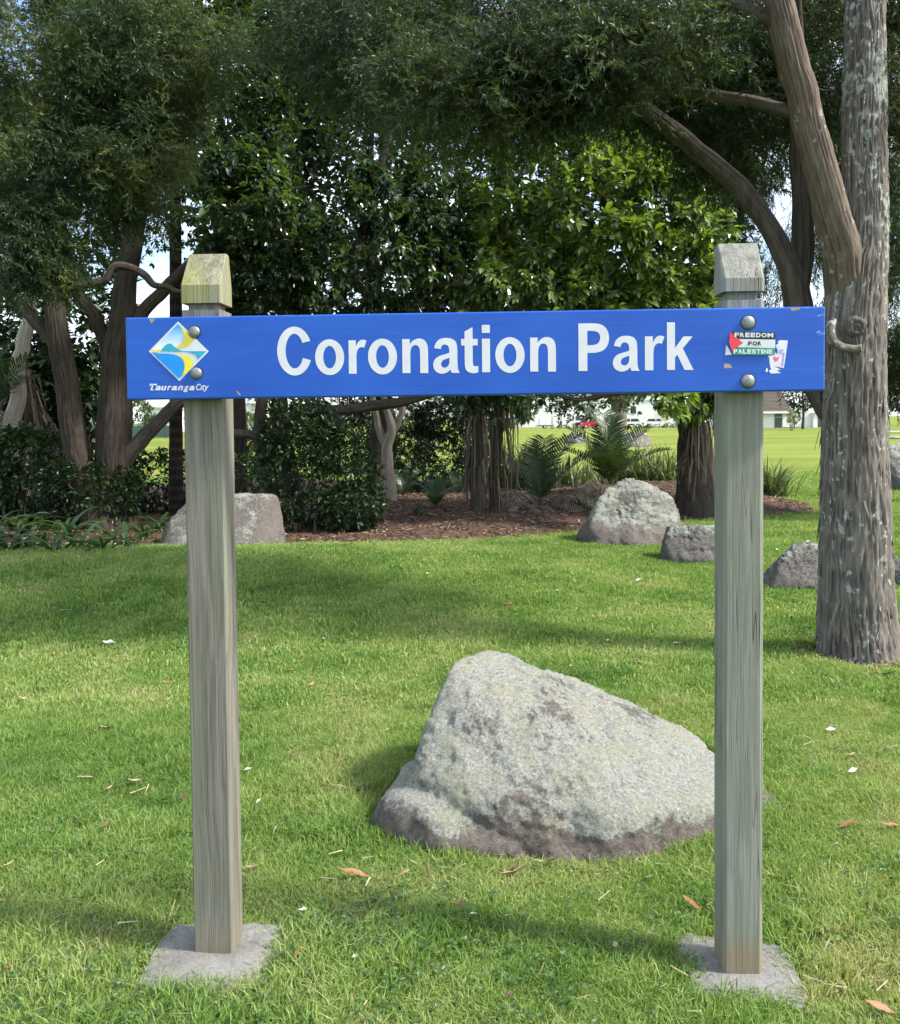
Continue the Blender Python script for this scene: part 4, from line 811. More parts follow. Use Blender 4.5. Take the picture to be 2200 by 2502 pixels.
# --- twisted multi stem tree
T4 = thing('multi_stem_tree', 'dark brown tree with several thick twisting stems from one base', 'tree', gp(262, 1262))
mains4 = []
for k, (nm, l, sd) in enumerate((('trunk', [(262, 1350, 130), (250, 1290, 120), (230, 1225, 92), (204, 1160, 70), (178, 1050, 64), (164, 935, 62), (146, 836, 60), (133, 740, 54), (122, 650, 46), (110, 540, 38), (95, 400, 26), (80, 250, 14)], 64),
                     ('trunk', [(282, 1360, 150), (282, 1300, 124), (280, 1240, 104), (276, 1150, 94), (278, 1050, 92), (282, 960, 86), (285, 870, 78), (298, 790, 66), (306, 690, 58), (322, 600, 52), (340, 500, 44), (362, 400, 34), (385, 260, 24), (400, 80, 12)], 72),
                     ('limb', [(276, 900, 46), (262, 840, 42), (228, 770, 36), (190, 715, 33), (160, 640, 27), (146, 560, 20), (150, 440, 10)], 40),
                     ('limb', [(318, 860, 44), (345, 770, 36), (395, 715, 33), (450, 660, 33), (500, 610, 32), (555, 548, 26), (610, 505, 18), (640, 450, 12), (690, 420, 5)], 44),
                     ('limb', [(284, 1180, 40), (305, 1120, 50), (345, 1078, 44), (395, 1030, 38), (440, 985, 36), (500, 930, 32), (560, 870, 28), (620, 800, 20), (680, 720, 10)], 40),
                     ('limb', [(-60, 610, 22), (0, 656, 23), (40, 690, 24), (90, 700, 22), (135, 724, 26), (165, 722, 24), (185, 700, 22), (251, 688, 23), (268, 672, 22), (285, 652, 24), (315, 652, 20), (350, 668, 20), (375, 694, 17), (410, 700, 14), (440, 712, 11), (500, 690, 5)], 36),
                     ('limb', [(150, 850, 40), (132, 832, 38), (101, 797, 36), (58, 750, 34), (12, 705, 32), (-60, 640, 26), (-140, 560, 12)], 40),
                     ('branch', [(330, 600, 22), (350, 520, 18), (420, 508, 17), (480, 514, 15), (560, 520, 12), (640, 500, 7)], 24),
                     ('branch', [(345, 480, 26), (380, 350, 22), (420, 260, 20), (480, 215, 14), (560, 190, 8)], 24))):
    o, mm = limb(nm, T4, l, 13.0 + (0.0, 0.1, 0.2, 0.1, 0.12, -0.5, 0.1, 0.4, 0.3)[k], m_brown_bark if k < 3 else m_dark_bark, 210 if k < 2 else 100, int(sd * (1.7 if k < 2 else 1.3)), 0.013 if k < 2 else 0.007, 100 + k, 0.86, along=3.0, around=60 if k < 2 else 40, lump=0.08); mains4.append(mm)
m_small = leafmat('small_tree_leaves', [(0.0, (0.014, 0.030, 0.010)), (0.4, (0.035, 0.065, 0.018)), (0.75, (0.085, 0.125, 0.03)), (1.0, (0.20, 0.22, 0.06))], 0.4, 0.35)
tg = np.vstack([ellip(70, P(330, 330, 13.4), (1.1, 0.9, 1.0), 1), ellip(40, P(60, 500, 13.3), (0.7, 0.7, 1.0), 2), ellip(40, P(520, 560, 13.4), (0.9, 0.6, 0.5), 3), ellip(40, P(250, 560, 14.0), (1.2, 0.6, 0.7), 4), ellip(60, P(200, 100, 13.8), (1.8, 1.0, 1.2), 5)])
paths = branch_net(mains4, tg, 14, 0.004, 0.010, 0.15); V, Fc = tubes(paths, 5); part('twigs', V, Fc, m_twig, T4, kind='stuff')
pp, dd = path_points(paths, 7, 15, 0.4, 0.16); V, Fc, tn = rosettes(pp, dd, 7, 0.085, 16, SIMPLE, tint0=0.5); part('crown', V, Fc, m_small, T4, tint=tn, kind='stuff')

# --- slim ringed trunk and thin pole stem among the stems
T5 = thing('palm_tree', 'slim straight palm trunk standing behind the twisted stems', 'tree', P(430, 1140, 14.4))
l, rad = pxpath([(430, 1310, 38), (430, 1160, 34), (430, 1000, 30), (430, 800, 29), (429, 600, 28), (428, 400, 27), (427, 200, 26), (426, 0, 25), (425, -300, 24)], 14.4)
V, Fc, tn, mm = bark_tube(l, rad, 220, 32, 0.003, 130, along=6, around=8, lump=0.02); part('trunk', V, Fc, m_brown_bark, T5, tint=np.repeat(0.45 + 0.35 * np.sign(np.sin(np.linspace(0, 330, 220))), 32) * 0.8, smooth=True)

# --- two big glossy leaved trees making the dark thicket
GLEAF = leaf_template()
def glossy_tree(label, base, mains_px, ells, seed, per, barks, size=0.125, tint0=0.45):
    T = thing('broadleaf_tree', label, 'tree', base); mains_ = []
    for k, (nm, l, y, sd) in enumerate(mains_px):
        o, mm = limb(nm, T, l, y, barks[k], 110, sd, 0.006, seed + k, along=1.6, around=28, lump=0.08); mains_.append(mm)
    tg = np.vstack([ellip(c, P(*q), r, seed + 40 + i, sh) for i, (c, q, r, sh) in enumerate(ells)])
    paths = branch_net(mains_, tg, seed + 2, 0.0055, 0.011, 0.18)
    V, Fc = tubes(paths, 5); part('twigs', V, Fc, m_twig, T, kind='stuff')
    pp, dd = path_points(paths, per, seed + 3, 0.55, 0.09); cen = P(*ells[0][1]); od = pp - cen; od /= np.linalg.norm(od, axis=1, keepdims=True)
    ax = dd * 0.6 + od * 0.8 + np.array([0, 0, 0.25]) + np.random.default_rng(seed).normal(0, 0.3, pp.shape)
    front = (pp[:, 1] < cen[1] + 0.35)
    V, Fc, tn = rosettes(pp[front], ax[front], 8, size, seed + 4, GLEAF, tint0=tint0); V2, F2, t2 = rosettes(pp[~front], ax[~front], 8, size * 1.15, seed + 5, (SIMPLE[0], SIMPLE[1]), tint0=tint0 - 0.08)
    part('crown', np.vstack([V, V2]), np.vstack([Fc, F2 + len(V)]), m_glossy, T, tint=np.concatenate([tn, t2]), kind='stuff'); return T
glossy_tree('dark thicket tree of curved trunks with sombre glossy leaves above the blue board', gp(680, 1180), [
    ('trunk', [(675, 1310, 50), (668, 1215, 40), (655, 1142, 32), (636, 1085, 30), (631, 1023, 29), (648, 960, 29), (720, 850, 28, 13.6), (830, 700, 24, 14), (900, 520, 20, 14.2), (940, 350, 16, 14.3), (950, 150, 10, 14.4)], 13.4, 40),
    ('trunk', [(702, 1310, 96), (700, 1215, 76), (692, 1120, 56), (684, 1060, 40), (684, 1000, 37), (690, 900, 34), (740, 760, 30, 14), (700, 600, 26, 14.4), (640, 430, 22, 14.6), (600, 250, 16, 14.8), (580, 50, 8, 15)], 13.6, 44),
    ('limb', [(690, 1100, 44), (705, 1040, 34), (740, 1004, 28), (800, 1004, 27), (880, 996, 26), (1010, 974, 23), (1120, 930, 20, 13), (1250, 850, 17, 12.6), (1380, 760, 13, 12.4), (1500, 660, 6, 12.4)], 13.3, 36),
    ('branch', [(650, 1075, 26), (610, 1062, 22), (570, 1058, 18), (530, 1050, 12), (480, 1040, 6)], 13.4, 24)],
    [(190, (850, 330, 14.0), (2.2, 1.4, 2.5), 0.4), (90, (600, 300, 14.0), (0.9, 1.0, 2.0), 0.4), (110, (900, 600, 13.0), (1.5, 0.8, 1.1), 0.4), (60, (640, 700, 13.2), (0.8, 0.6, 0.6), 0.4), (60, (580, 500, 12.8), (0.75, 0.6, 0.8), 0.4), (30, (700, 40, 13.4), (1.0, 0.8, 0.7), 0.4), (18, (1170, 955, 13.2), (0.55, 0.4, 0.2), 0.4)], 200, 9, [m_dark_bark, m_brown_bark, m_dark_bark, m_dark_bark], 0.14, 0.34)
glossy_tree('broad spreading tree with sunlit glossy green leaves over the mulch mound', gp(1700, 1205), [
    ('trunk', [(1700, 1262, 120), (1699, 1215, 98), (1697, 1170, 82), (1694, 1100, 72), (1690, 1000, 66), (1680, 900, 58), (1640, 780, 48, 14), (1560, 640, 38, 13.6), (1480, 480, 28, 13.4), (1420, 330, 18, 13.4), (1380, 180, 8, 13.4)], 14.6, 60),
    ('limb', [(1660, 830, 44, 14.2), (1600, 770, 36, 13.8), (1500, 730, 29, 13.2), (1350, 705, 23, 12.8), (1200, 695, 16, 12.6), (1050, 695, 8, 12.6)], 13.4, 36),
    ('limb', [(1670, 860, 40, 14.3), (1700, 740, 32, 13.9), (1720, 600, 26, 13.5), (1700, 450, 18, 13.2), (1660, 320, 8, 13.2)], 13.4, 36),
    ('limb', [(1690, 985, 36, 14.4), (1620, 955, 22, 13.9), (1520, 960, 14, 13.4), (1420, 975, 10, 13.0), (1350, 960, 5, 12.8)], 13.4, 24)],
    [(220, (1430, 500, 13.3), (1.75, 1.3, 1.55), 0.45), (120, (1560, 560, 12.9), (1.35, 0.9, 1.25), 0.5), (70, (1330, 720, 12.7), (1.5, 0.6, 0.5), 0.4), (60, (1640, 780, 13.0), (1.0, 0.6, 0.6), 0.4), (5, (1275, 975, 12.8), (0.14, 0.2, 0.2), 0.3), (9, (1640, 968, 12.6), (0.3, 0.3, 0.12), 0.3), (16, (1720, 985, 13.6), (0.35, 0.3, 0.25), 0.3)], 260, 8, [m_brown_bark, m_dark_bark, m_dark_bark, m_dark_bark], 0.15, 0.78)  # high leaf tint: sunlight on this crown is put into its colour
# --- pale stems deeper in the bed
def pale_stem(label, base, l_all, y, mat=m_pale_bark):
    T = thing('small_tree', label, 'tree', base)
    ms = []
    for k, l in enumerate(l_all):
        o, mm = limb('trunk' if k == 0 else 'branch', T, l, y, mat, 60, 28, 0.004, 300 + k + int(y), along=1.5, around=16, lump=0.12); ms.append(mm)
    return T, ms
TP, ms = pale_stem('small pale forked tree catching sun inside the dark thicket', gp(952, 1165), [[(955, 1260, 40), (952, 1185, 32), (950, 1126, 28), (946, 1085, 26), (956, 1050, 24), (944, 998, 17), (930, 930, 12)], [(948, 1098, 20), (930, 1060, 18), (918, 1000, 15), (905, 930, 9)], [(955, 1062, 18), (975, 1030, 15), (983, 990, 15), (970, 930, 8)]], 16.2)
tg = ellip(26, P(945, 860, 16.2), (0.9, 0.7, 0.6), 3); paths = branch_net(ms, tg, 5, 0.004, 0.01); pp, dd = path_points(paths, 6, 15, 0.4, 0.12); V, Fc, tn = rosettes(pp, dd, 7, 0.1, 16, SIMPLE); part('crown', V, Fc, m_small, TP, tint=tn, kind='stuff')
TP, ms = pale_stem('leaning pale trunk on the far lawn edge beyond the palm fronds', gp(1500, 1112), [[(1500, 1190, 66), (1502, 1130, 50), (1505, 1080, 44), (1510, 1030, 40), (1522, 985, 40), (1548, 955, 32), (1590, 925, 22), (1640, 890, 10)], [(1512, 1000, 26), (1500, 960, 22), (1480, 900, 16), (1470, 830, 8)]], 24.0)
tg = np.vstack([ellip(60, P(1560, 900, 24), (2.6, 1.6, 1.2), 3), ellip(30, P(1420, 950, 24), (1.3, 1.0, 0.5), 4)]); paths = branch_net(ms, tg, 5, 0.006, 0.01); V, Fc = tubes(paths, 5); part('twigs', V, Fc, m_twig, TP, kind='stuff')
pp, dd = path_points(paths, 8, 15, 0.4, 0.25); V, Fc, tn = rosettes(pp, dd, 7, 0.16, 16, SIMPLE); part('crown', V, Fc, m_small, TP, tint=tn, kind='stuff')

# ------------------------------------------------------------------ plants of the bed
def bp(u, v):
    p = gp(u, v); p[2] = float(bed_h(np.array([p[0]]), np.array([p[1]]))[0]); return p
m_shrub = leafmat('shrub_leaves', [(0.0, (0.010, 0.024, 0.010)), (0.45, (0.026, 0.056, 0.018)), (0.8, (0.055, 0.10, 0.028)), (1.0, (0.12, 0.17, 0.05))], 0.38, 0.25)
m_shrub_lit = leafmat('lit_yellow_green_leaves', [(0.0, (0.03, 0.05, 0.014)), (0.45, (0.075, 0.115, 0.024)), (0.8, (0.15, 0.19, 0.04)), (1.0, (0.26, 0.27, 0.07))], 0.45, 0.35)  # lighter copy of the shrub leaves, sunlight put into the colour
m_strap = leafmat('strap_leaves', [(0.0, (0.012, 0.030, 0.010)), (0.5, (0.026, 0.060, 0.017)), (1.0, (0.060, 0.11, 0.03))], 0.35, 0.3)
m_flax = leafmat('flax_blades', [(0.0, (0.03, 0.05, 0.02)), (0.5, (0.085, 0.12, 0.045)), (0.85, (0.17, 0.20, 0.09)), (1.0, (0.30, 0.27, 0.15))], 0.42, 0.3)
m_dead = leafmat('dry_palm_strips', [(0.0, (0.055, 0.042, 0.032)), (0.5, (0.17, 0.135, 0.10)), (1.0, (0.36, 0.30, 0.22))], 0.8, 0.15, (1, 0.9, 0.7))
m_frond = leafmat('palm_frond_leaflets', [(0.0, (0.018, 0.038, 0.014)), (0.5, (0.045, 0.085, 0.028)), (1.0, (0.12, 0.17, 0.06))], 0.4, 0.3)
m_fern = leafmat('fern_leaflets', [(0.0, (0.02, 0.05, 0.02)), (0.5, (0.06, 0.13, 0.04)), (1.0, (0.16, 0.26, 0.09))], 0.45, 0.35)
def shrub(label, base, ells, n_, leaf, mat, seed, nleaf=6, tint0=0.42, tmpl=SIMPLE, group=None):
    T = thing('shrub', label, 'shrub', base, group=group); b_ = np.asarray(base, float)
    pts = np.vstack([ellip(int(n_ * k), b_ + np.array(c), r, seed + i, 0.45) for i, (c, r, k) in enumerate(ells)])
    pts[:, 2] = np.maximum(pts[:, 2], b_[2] + 0.03); st = pts[np.random.default_rng(seed).permutation(len(pts))[:26]]
    main = [(np.linspace(b_ + [dx, 0, -0.05], b_ + [dx * 1.4, 0.05, 0.35], 6), np.linspace(0.02, 0.012, 6)) for dx in (-0.25, 0.0, 0.22)]
    paths = branch_net(main, st, seed, 0.003, 0.006); V, Fc = tubes(main + paths, 5); part('stem', V, Fc, m_twig, T, kind='stuff')
    cen = b_ + np.array(ells[0][0]); ax = pts - cen; ax /= np.linalg.norm(ax, axis=1, keepdims=True) + 1e-9; ax += np.random.default_rng(seed).normal(0, .4, ax.shape) + [0, -0.1, 0.3]
    V, Fc, tn = rosettes(pts, ax, nleaf, leaf, seed + 7, tmpl, 1.1, 1.8, tint0, 0.2); part('foliage', V, Fc, mat, T, tint=tn, kind='stuff'); return T
shrub('dense ivy draped bush standing taller than the spotted boulder', bp(770, 1312), [((0, 0.2, 0.75), (0.95, 0.55, 0.75), 0.55), ((-0.25, 0.3, 1.35), (0.6, 0.45, 0.55), 0.3), ((0.5, 0.0, 0.35), (0.5, 0.35, 0.35), 0.25)], 1750, 0.085, m_shrub, 400, 6, 0.42)
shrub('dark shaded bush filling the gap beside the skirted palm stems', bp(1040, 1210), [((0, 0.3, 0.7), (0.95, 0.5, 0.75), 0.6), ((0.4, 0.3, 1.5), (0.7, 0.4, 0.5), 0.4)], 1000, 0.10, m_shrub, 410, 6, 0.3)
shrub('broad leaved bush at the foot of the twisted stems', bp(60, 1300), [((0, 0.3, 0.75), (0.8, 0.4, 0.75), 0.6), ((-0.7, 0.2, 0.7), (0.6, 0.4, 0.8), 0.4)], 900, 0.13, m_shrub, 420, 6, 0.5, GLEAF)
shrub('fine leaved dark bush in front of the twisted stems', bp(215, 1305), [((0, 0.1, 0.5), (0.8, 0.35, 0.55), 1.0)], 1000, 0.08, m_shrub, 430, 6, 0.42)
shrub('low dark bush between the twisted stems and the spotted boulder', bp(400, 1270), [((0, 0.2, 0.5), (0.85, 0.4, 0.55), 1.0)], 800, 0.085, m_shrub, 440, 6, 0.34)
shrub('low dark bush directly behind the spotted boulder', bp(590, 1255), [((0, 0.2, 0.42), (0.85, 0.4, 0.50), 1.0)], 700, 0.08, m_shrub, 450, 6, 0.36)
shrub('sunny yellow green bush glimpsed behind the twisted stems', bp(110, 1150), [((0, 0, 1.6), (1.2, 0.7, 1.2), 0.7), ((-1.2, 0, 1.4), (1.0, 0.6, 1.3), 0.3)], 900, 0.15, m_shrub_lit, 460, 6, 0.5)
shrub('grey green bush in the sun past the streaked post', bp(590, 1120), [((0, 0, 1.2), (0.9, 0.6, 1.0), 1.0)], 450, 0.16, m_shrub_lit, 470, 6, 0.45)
shrub('shadowy bush under the glossy trees behind the forked pale stems', bp(860, 1160), [((0, 0, 1.0), (1.3, 0.6, 1.1), 0.6), ((1.4, 0.4, 1.2), (1.1, 0.5, 1.1), 0.5)], 1700, 0.13, m_shrub, 480, 6, 0.38)
# tall dark screening trees at the back of the bed
def back_tree(label, base, ells, n_, leaf, mat, seed, tint0=0.3):
    T = thing('broadleaf_tree', label, 'tree', base); b_ = np.asarray(base, float); top = b_ + np.array(ells[0][0])
    V, Fc, tn, mm = bark_tube([b_ + [0, 0, -.2], b_ * 0.6 + top * 0.4 + [0.2, 0, 0], top, top + [0.1, 0, ells[0][1][2] * 0.7]], [0.22, 0.17, 0.11, 0.02], 60, 24, 0.01, seed); part('trunk', V, Fc, m_dark_bark, T, tint=tn, smooth=True)
    pts = np.vstack([ellip(int(n_ * k), b_ + np.array(c), r, seed + i, 0.3) for i, (c, r, k) in enumerate(ells)])
    paths = branch_net([mm], pts[::9], seed, 0.005, 0.010, 0.14); V, Fc = tubes(paths, 4); part('twigs', V, Fc, m_twig, T, kind='stuff')
    ax = rdir(len(pts), np.random.default_rng(seed)) + [0, -0.2, 0.5]; V, Fc, tn = rosettes(pts, ax, 6, leaf, seed + 7, SIMPLE, 1.1, 0.8, tint0, 0.2); part('crown', V, Fc, mat, T, tint=tn, kind='stuff'); return T
back_tree('tall shadowy tree closing the thicket behind the curved trunks', (-1.6, 18.6, 0), [((0, 0, 5.6), (3.0, 1.5, 3.6), 0.7), ((2.6, 0.2, 4.2), (2.2, 1.2, 2.0), 0.3)], 3400, 0.22, m_shrub, 500)
back_tree('tall shadowy tree closing the thicket behind the sunlit leaves', (5.55, 19.2, 0), [((-1.5, 0, 5.6), (2.6, 1.4, 3.4), 0.65), ((-3.6, 0, 4.0), (1.8, 1.0, 2.0), 0.35)], 3000, 0.22, m_shrub, 510)
back_tree('dense dark tree closing the view behind the pale slanting trunk', (-7.6, 17.2, 0), [((0, 0, 4.6), (1.7, 1.2, 3.6), 0.7), ((-0.3, 0, 1.8), (1.4, 0.9, 1.6), 0.3)], 2300, 0.22, m_shrub, 520)
back_tree('high dark tree filling the sky above the twisted stems', (-4.6, 19.4, 0), [((-0.6, 0, 8.6), (3.4, 1.4, 2.3), 0.8), ((2.6, 0, 7.0), (1.6, 1.2, 2.6), 0.2)], 2600, 0.22, m_shrub, 530)
shrub('thick dark bush under the curved trunks behind the ivy bush', bp(720, 1215), [((0, 0, 0.9), (1.0, 0.5, 0.95), 0.6), ((0.9, 0.2, 1.2), (0.8, 0.5, 1.0), 0.4)], 1000, 0.11, m_shrub, 490, 6, 0.36)
shrub('leafy dark bush crowding the skirted palm stems from behind', bp(1110, 1185), [((0, 0, 1.0), (1.1, 0.5, 1.1), 1.0)], 800, 0.12, m_shrub, 495, 6, 0.36)
# strap leaved plants along the edge
def strap_mesh(seed, L=1.0, wd=0.075):
    r_ = np.random.default_rng(seed); s = np.linspace(0, 1, 8); a0 = r_.uniform(0.9, 1.25); ang = a0 - s * r_.uniform(1.5, 2.1); x = np.concatenate([[0], np.cumsum(np.cos(ang[:-1]))]) / 7 * L; z = np.concatenate([[0], np.cumsum(np.sin(ang[:-1]))]) / 7 * L
    w_ = wd * np.sqrt(np.clip(np.sin(np.pi * (0.12 + 0.88 * s)), 0, 1)) / 2; V = []
    for i in range(8): V += [(x[i], -w_[i], z[i] + w_[i] * 0.5), (x[i], 0, z[i]), (x[i], w_[i], z[i] + w_[i] * 0.5)]
    Fc = [(3 * i + j, 3 * i + 3 + j, 3 * i + 4 + j, 3 * i + 1 + j) for i in range(7) for j in range(2)]
    return make_mesh('leaf', np.array(V), np.array(Fc), tint=np.repeat(0.35 + 0.4 * s, 3) + r_.uniform(-.15, .15), smooth=True, mats=[m_strap])
STR = [strap_mesh(s) for s in range(5)]; r_ = np.random.default_rng(9)
for k, (u, v, hh) in enumerate(((-40, 1352, .55), (28, 1350, .52), (82, 1346, .5), (140, 1350, .46), (196, 1345, .5), (250, 1348, .52), (305, 1342, .55), (352, 1330, .45), (392, 1312, .42), (170, 1330, .55), (60, 1325, .58), (-20, 1330, .6))):
    T = thing('strap_leaf_plant', 'dark green strap leaved clump along the grass edge near the twisted stems', 'plant', bp(u, v), r_.uniform(0, 6), 'strap leaved clumps along the bed edge')
    for j in range(15):
        o = link('leaf', STR[j % 5], T, (r_.normal(0, .03), r_.normal(0, .03), 0)); o.rotation_euler = (r_.normal(0, .15), r_.normal(0, .12), j * 2.4 + r_.normal(0, .2)); s_ = hh * r_.uniform(0.85, 1.4); o.scale = (s_, s_, s_)
# flax
def flax(label, base, n_, L, spread, seed, mat=m_flax, t0=0.5, wd=0.022, name='flax_clump'):
    T = thing(name, label, 'plant', base); r_ = np.random.default_rng(seed); s = np.linspace(0, 1, 7); Vs, Fs, Ts = [], [], []
    for i in range(n_):
        az = r_.uniform(0, 6.283); a0 = r_.uniform(0.85, 1.5); ang = a0 - s ** 1.5 * r_.uniform(0.6, 2.3); l = L * r_.uniform(0.55, 1.1)
        x = np.concatenate([[0], np.cumsum(np.cos(ang[:-1]))]) / 6 * l + 0.02; z = np.concatenate([[0], np.cumsum(np.sin(ang[:-1]))]) / 6 * l; w_ = wd * (1 - s ** 2) * r_.uniform(.7, 1.2) / 2 + 0.001
        c, q = math.cos(az), math.sin(az); off = np.array([r_.normal(0, spread), r_.normal(0, spread), 0]); a = np.stack([x * c + w_ * q, x * q - w_ * c, z], 1) + off; b_ = np.stack([x * c - w_ * q, x * q + w_ * c, z], 1) + off
        V = np.stack([a, b_], 1).reshape(-1, 3) + np.asarray(base); k = len(Vs) * 14; Vs.append(V); Fs.append(np.array([(2 * j, 2 * j + 2, 2 * j + 3, 2 * j + 1) for j in range(6)]) + k); Ts.append(np.clip(np.repeat(t0 + 0.25 * s, 2) + r_.normal(0, .16), 0, 1))
    part('foliage', np.vstack(Vs), np.vstack(Fs), mat, T, tint=np.concatenate(Ts), kind='stuff'); return T
flax('arching flax clump with pale tips beside the cracked post', bp(1885, 1215), 190, 1.05, 0.12, 1, t0=0.5, wd=0.036)
flax('grey green flax clump in the sun by the skirted stems', bp(1275, 1195), 320, 1.35, 0.35, 2, t0=0.5, wd=0.04)
flax('grassy flax clump behind the pale boulder on the lawn side', bp(1575, 1185), 300, 1.35, 0.4, 3, t0=0.42, wd=0.04)
flax('grassy flax clump leaning on the broad trunk', bp(1640, 1190), 160, 1.2, 0.2, 4, t0=0.4, wd=0.04)
flax('sunny grass like clump behind the feathered palm', bp(1395, 1190), 180, 0.9, 0.4, 5, t0=0.5, wd=0.034)
flax('dry straw coloured grass clump behind the twisted stems', bp(120, 1180), 140, 1.0, 0.3, 6, m_dead, 0.6, 0.03, 'grass_clump')
flax('pale dry grass clump in sun left of the forked stems', bp(560, 1160), 90, 0.7, 0.25, 7, t0=0.65, wd=0.024, name='grass_clump')
# palms and ferns: fronds share meshes
def frond_mesh(seed, name, mat, pairs=26, ll=0.34, curve=1.3, a0=0.9, t0=0.5, lw=0.030, fold=0.35, taper=0.55):
    r_ = np.random.default_rng(seed); s = np.linspace(0, 1, 14); ang = a0 - curve * s ** 1.3; x = np.concatenate([[0], np.cumsum(np.cos(ang[:-1]))]) / 13; z = np.concatenate([[0], np.cumsum(np.sin(ang[:-1]))]) / 13
    V, Fc, Tn = [], [], []
    def pt(t): return np.array([np.interp(t, s, x), 0, np.interp(t, s, z)])
    for i in range(13):
        k = len(V); w0 = 0.011 * (1 - s[i]) + 0.002; p, q = pt(s[i]), pt(s[i + 1]); V += [p + [0, -w0, 0], p + [0, w0, 0], q + [0, w0 * .9, 0], q + [0, -w0 * .9, 0]]; Fc.append((k, k + 1, k + 2, k + 3)); Tn += [t0 + .2] * 4
    for i in range(pairs):
        t = 0.12 + 0.88 * (i + .5) / pairs; p = pt(t); tg = pt(min(1, t + .03)) - pt(max(0, t - .03)); tg /= np.linalg.norm(tg); up = np.array([-tg[2], 0, tg[0]])
        for sg in (-1, 1):
            l = ll * (math.sin(math.pi * (0.18 + 0.72 * t)) ** 0.7) * r_.uniform(.85, 1.1); d = tg * taper + np.array([0, sg * 0.9, 0]) + up * fold * r_.uniform(.3, 1.2); d /= np.linalg.norm(d)
            wv = tg * lw * 0.5; k = len(V); dr = np.array([0, 0, -0.12 * l]); V += [p - wv * .6, p + wv * .6, p + d * l * .55 + wv, p + d * l * .55 - wv, p + d * l + dr]; Fc += [(k, k + 1, k + 2, k + 3), (k + 3, k + 2, k + 4, k + 4)]; Tn += list(np.clip(np.array([t0, t0, t0 + .12, t0 + .1, t0 + .25]) + r_.normal(0, .06), 0, 1))
    quad = np.array([f for f in Fc if len(set(f)) == 4]); tri = np.array([f[:3] for f in Fc if len(set(f)) == 3])
    return make_mesh(name, np.array(V), [quad, tri], tint=np.array(Tn), mats=[mat])
FR = [frond_mesh(s, 'frond', m_frond, 26, 0.36, 0.9, 1.05, 0.42, 0.030) for s in (1, 2)]; FD = [frond_mesh(s, 'dry_frond', m_dead, 24, 0.30, 2.0, 0.75, 0.55, 0.02, -0.3) for s in (3, 4)]; FE = [frond_mesh(s, 'frond', m_fern, 34, 0.21, 1.3, 1.05, 0.3, 0.022, 0.05, 0.3) for s in (5, 6)]
def palm(name, label, base, spec, cat='palm', meshes=(FR, FD)):
    ks = 1.25 if cat == 'palm' else 1.0
    """spec: (azimuth deg, tilt, length, dry?) for each frond"""
    T = thing(name, label, cat, base)
    for i, (az, tilt, L, dry) in enumerate(spec):
        me = meshes[1 if dry else 0][i % 2]; o = link(me.name.split('.')[0], me, T); o.rotation_euler = (0, math.radians(-tilt), math.radians(az)); o.scale = (L * ks, L * ks, L * ks)
    return T
palm('small_palm', 'small feather palm with upright fronds rising behind the pointed boulder', bp(1490, 1228), [(165, 32, 1.35, 0), (150, 12, 1.2, 0), (60, 40, 1.1, 0), (100, 38, 1.2, 0), (20, 12, 1.2, 0), (-10, -8, 1.1, 0), (200, -6, 1.1, 0), (-60, 0, 0.9, 0), (240, 5, 0.9, 0), (300, -20, 1.0, 1), (250, -18, 1.0, 1), (200, -25, 1.0, 1), (340, -25, 1.0, 1), (280, -30, 0.9, 1), (225, -10, 1.0, 1), (320, -12, 1.0, 1)])
palm('small_palm', 'low feather palm with dry arching fronds on the mulch', bp(1320, 1262), [(30, 18, 1.15, 0), (70, 32, 1.0, 0), (110, 30, 0.9, 0), (150, 5, 1.0, 0), (5, 0, 1.2, 0), (-25, 0, 1.0, 1), (190, -8, 1.15, 1), (215, -15, 1.0, 1), (170, 0, 1.2, 1), (250, -20, 0.9, 1), (285, -25, 0.9, 1), (320, -15, 1.0, 1), (130, -5, 1.1, 1), (230, 5, 0.9, 1)])
palm('fan_palm', 'ragged palm crown at the edge beside the broad leaved bush', P(-30, 1010, 14.5), [(0, 10, 1.0, 0), (-20, -10, 0.9, 0), (20, 30, 1.0, 0), (-40, -25, 0.9, 1), (40, 5, 1.0, 0), (180, 10, 1.0, 0), (120, 30, 1.0, 0), (-70, -20, 0.8, 1), (-90, 0, 0.9, 0)])

FERN = (FE, FE); FK = [frond_mesh(s, 'frond', m_strap, 26, 0.17, 1.3, 0.95, 0.25, 0.016, 0.05, 0.3) for s in (15, 16)]; DARKFERN = (FK, FK)  # shaded ferns get a darker leaf colour to carry the shade
palm('fern', 'bright little fern on the mulch catching the light', bp(1065, 1262), [(a, t, l, 0) for a, t, l in ((160, 15, .62), (120, 28, .6), (80, 30, .58), (40, 22, .62), (10, 10, .6), (200, 5, .5), (-20, 5, .5), (240, 5, .45), (300, 5, .45))], 'fern', FERN)
for k, (u, v, s_) in enumerate(((985, 1225, .8), (1120, 1215, .8), (1000, 1195, .9), (505, 1225, .7), (330, 1262, .6))):
    palm('fern', 'dark shaded fern under the trees', bp(u, v), [(a + k * 20, t, l * s_ * 1.25, 0) for a, t, l in ((160, 10, .8), (120, 24, .75), (80, 26, .7), (40, 18, .8), (10, 6, .8), (200, 0, .7), (-30, 0, .7), (250, 5, .6), (310, 5, .6))], 'fern', DARKFERN)['group'] = 'dark ferns in the shade'
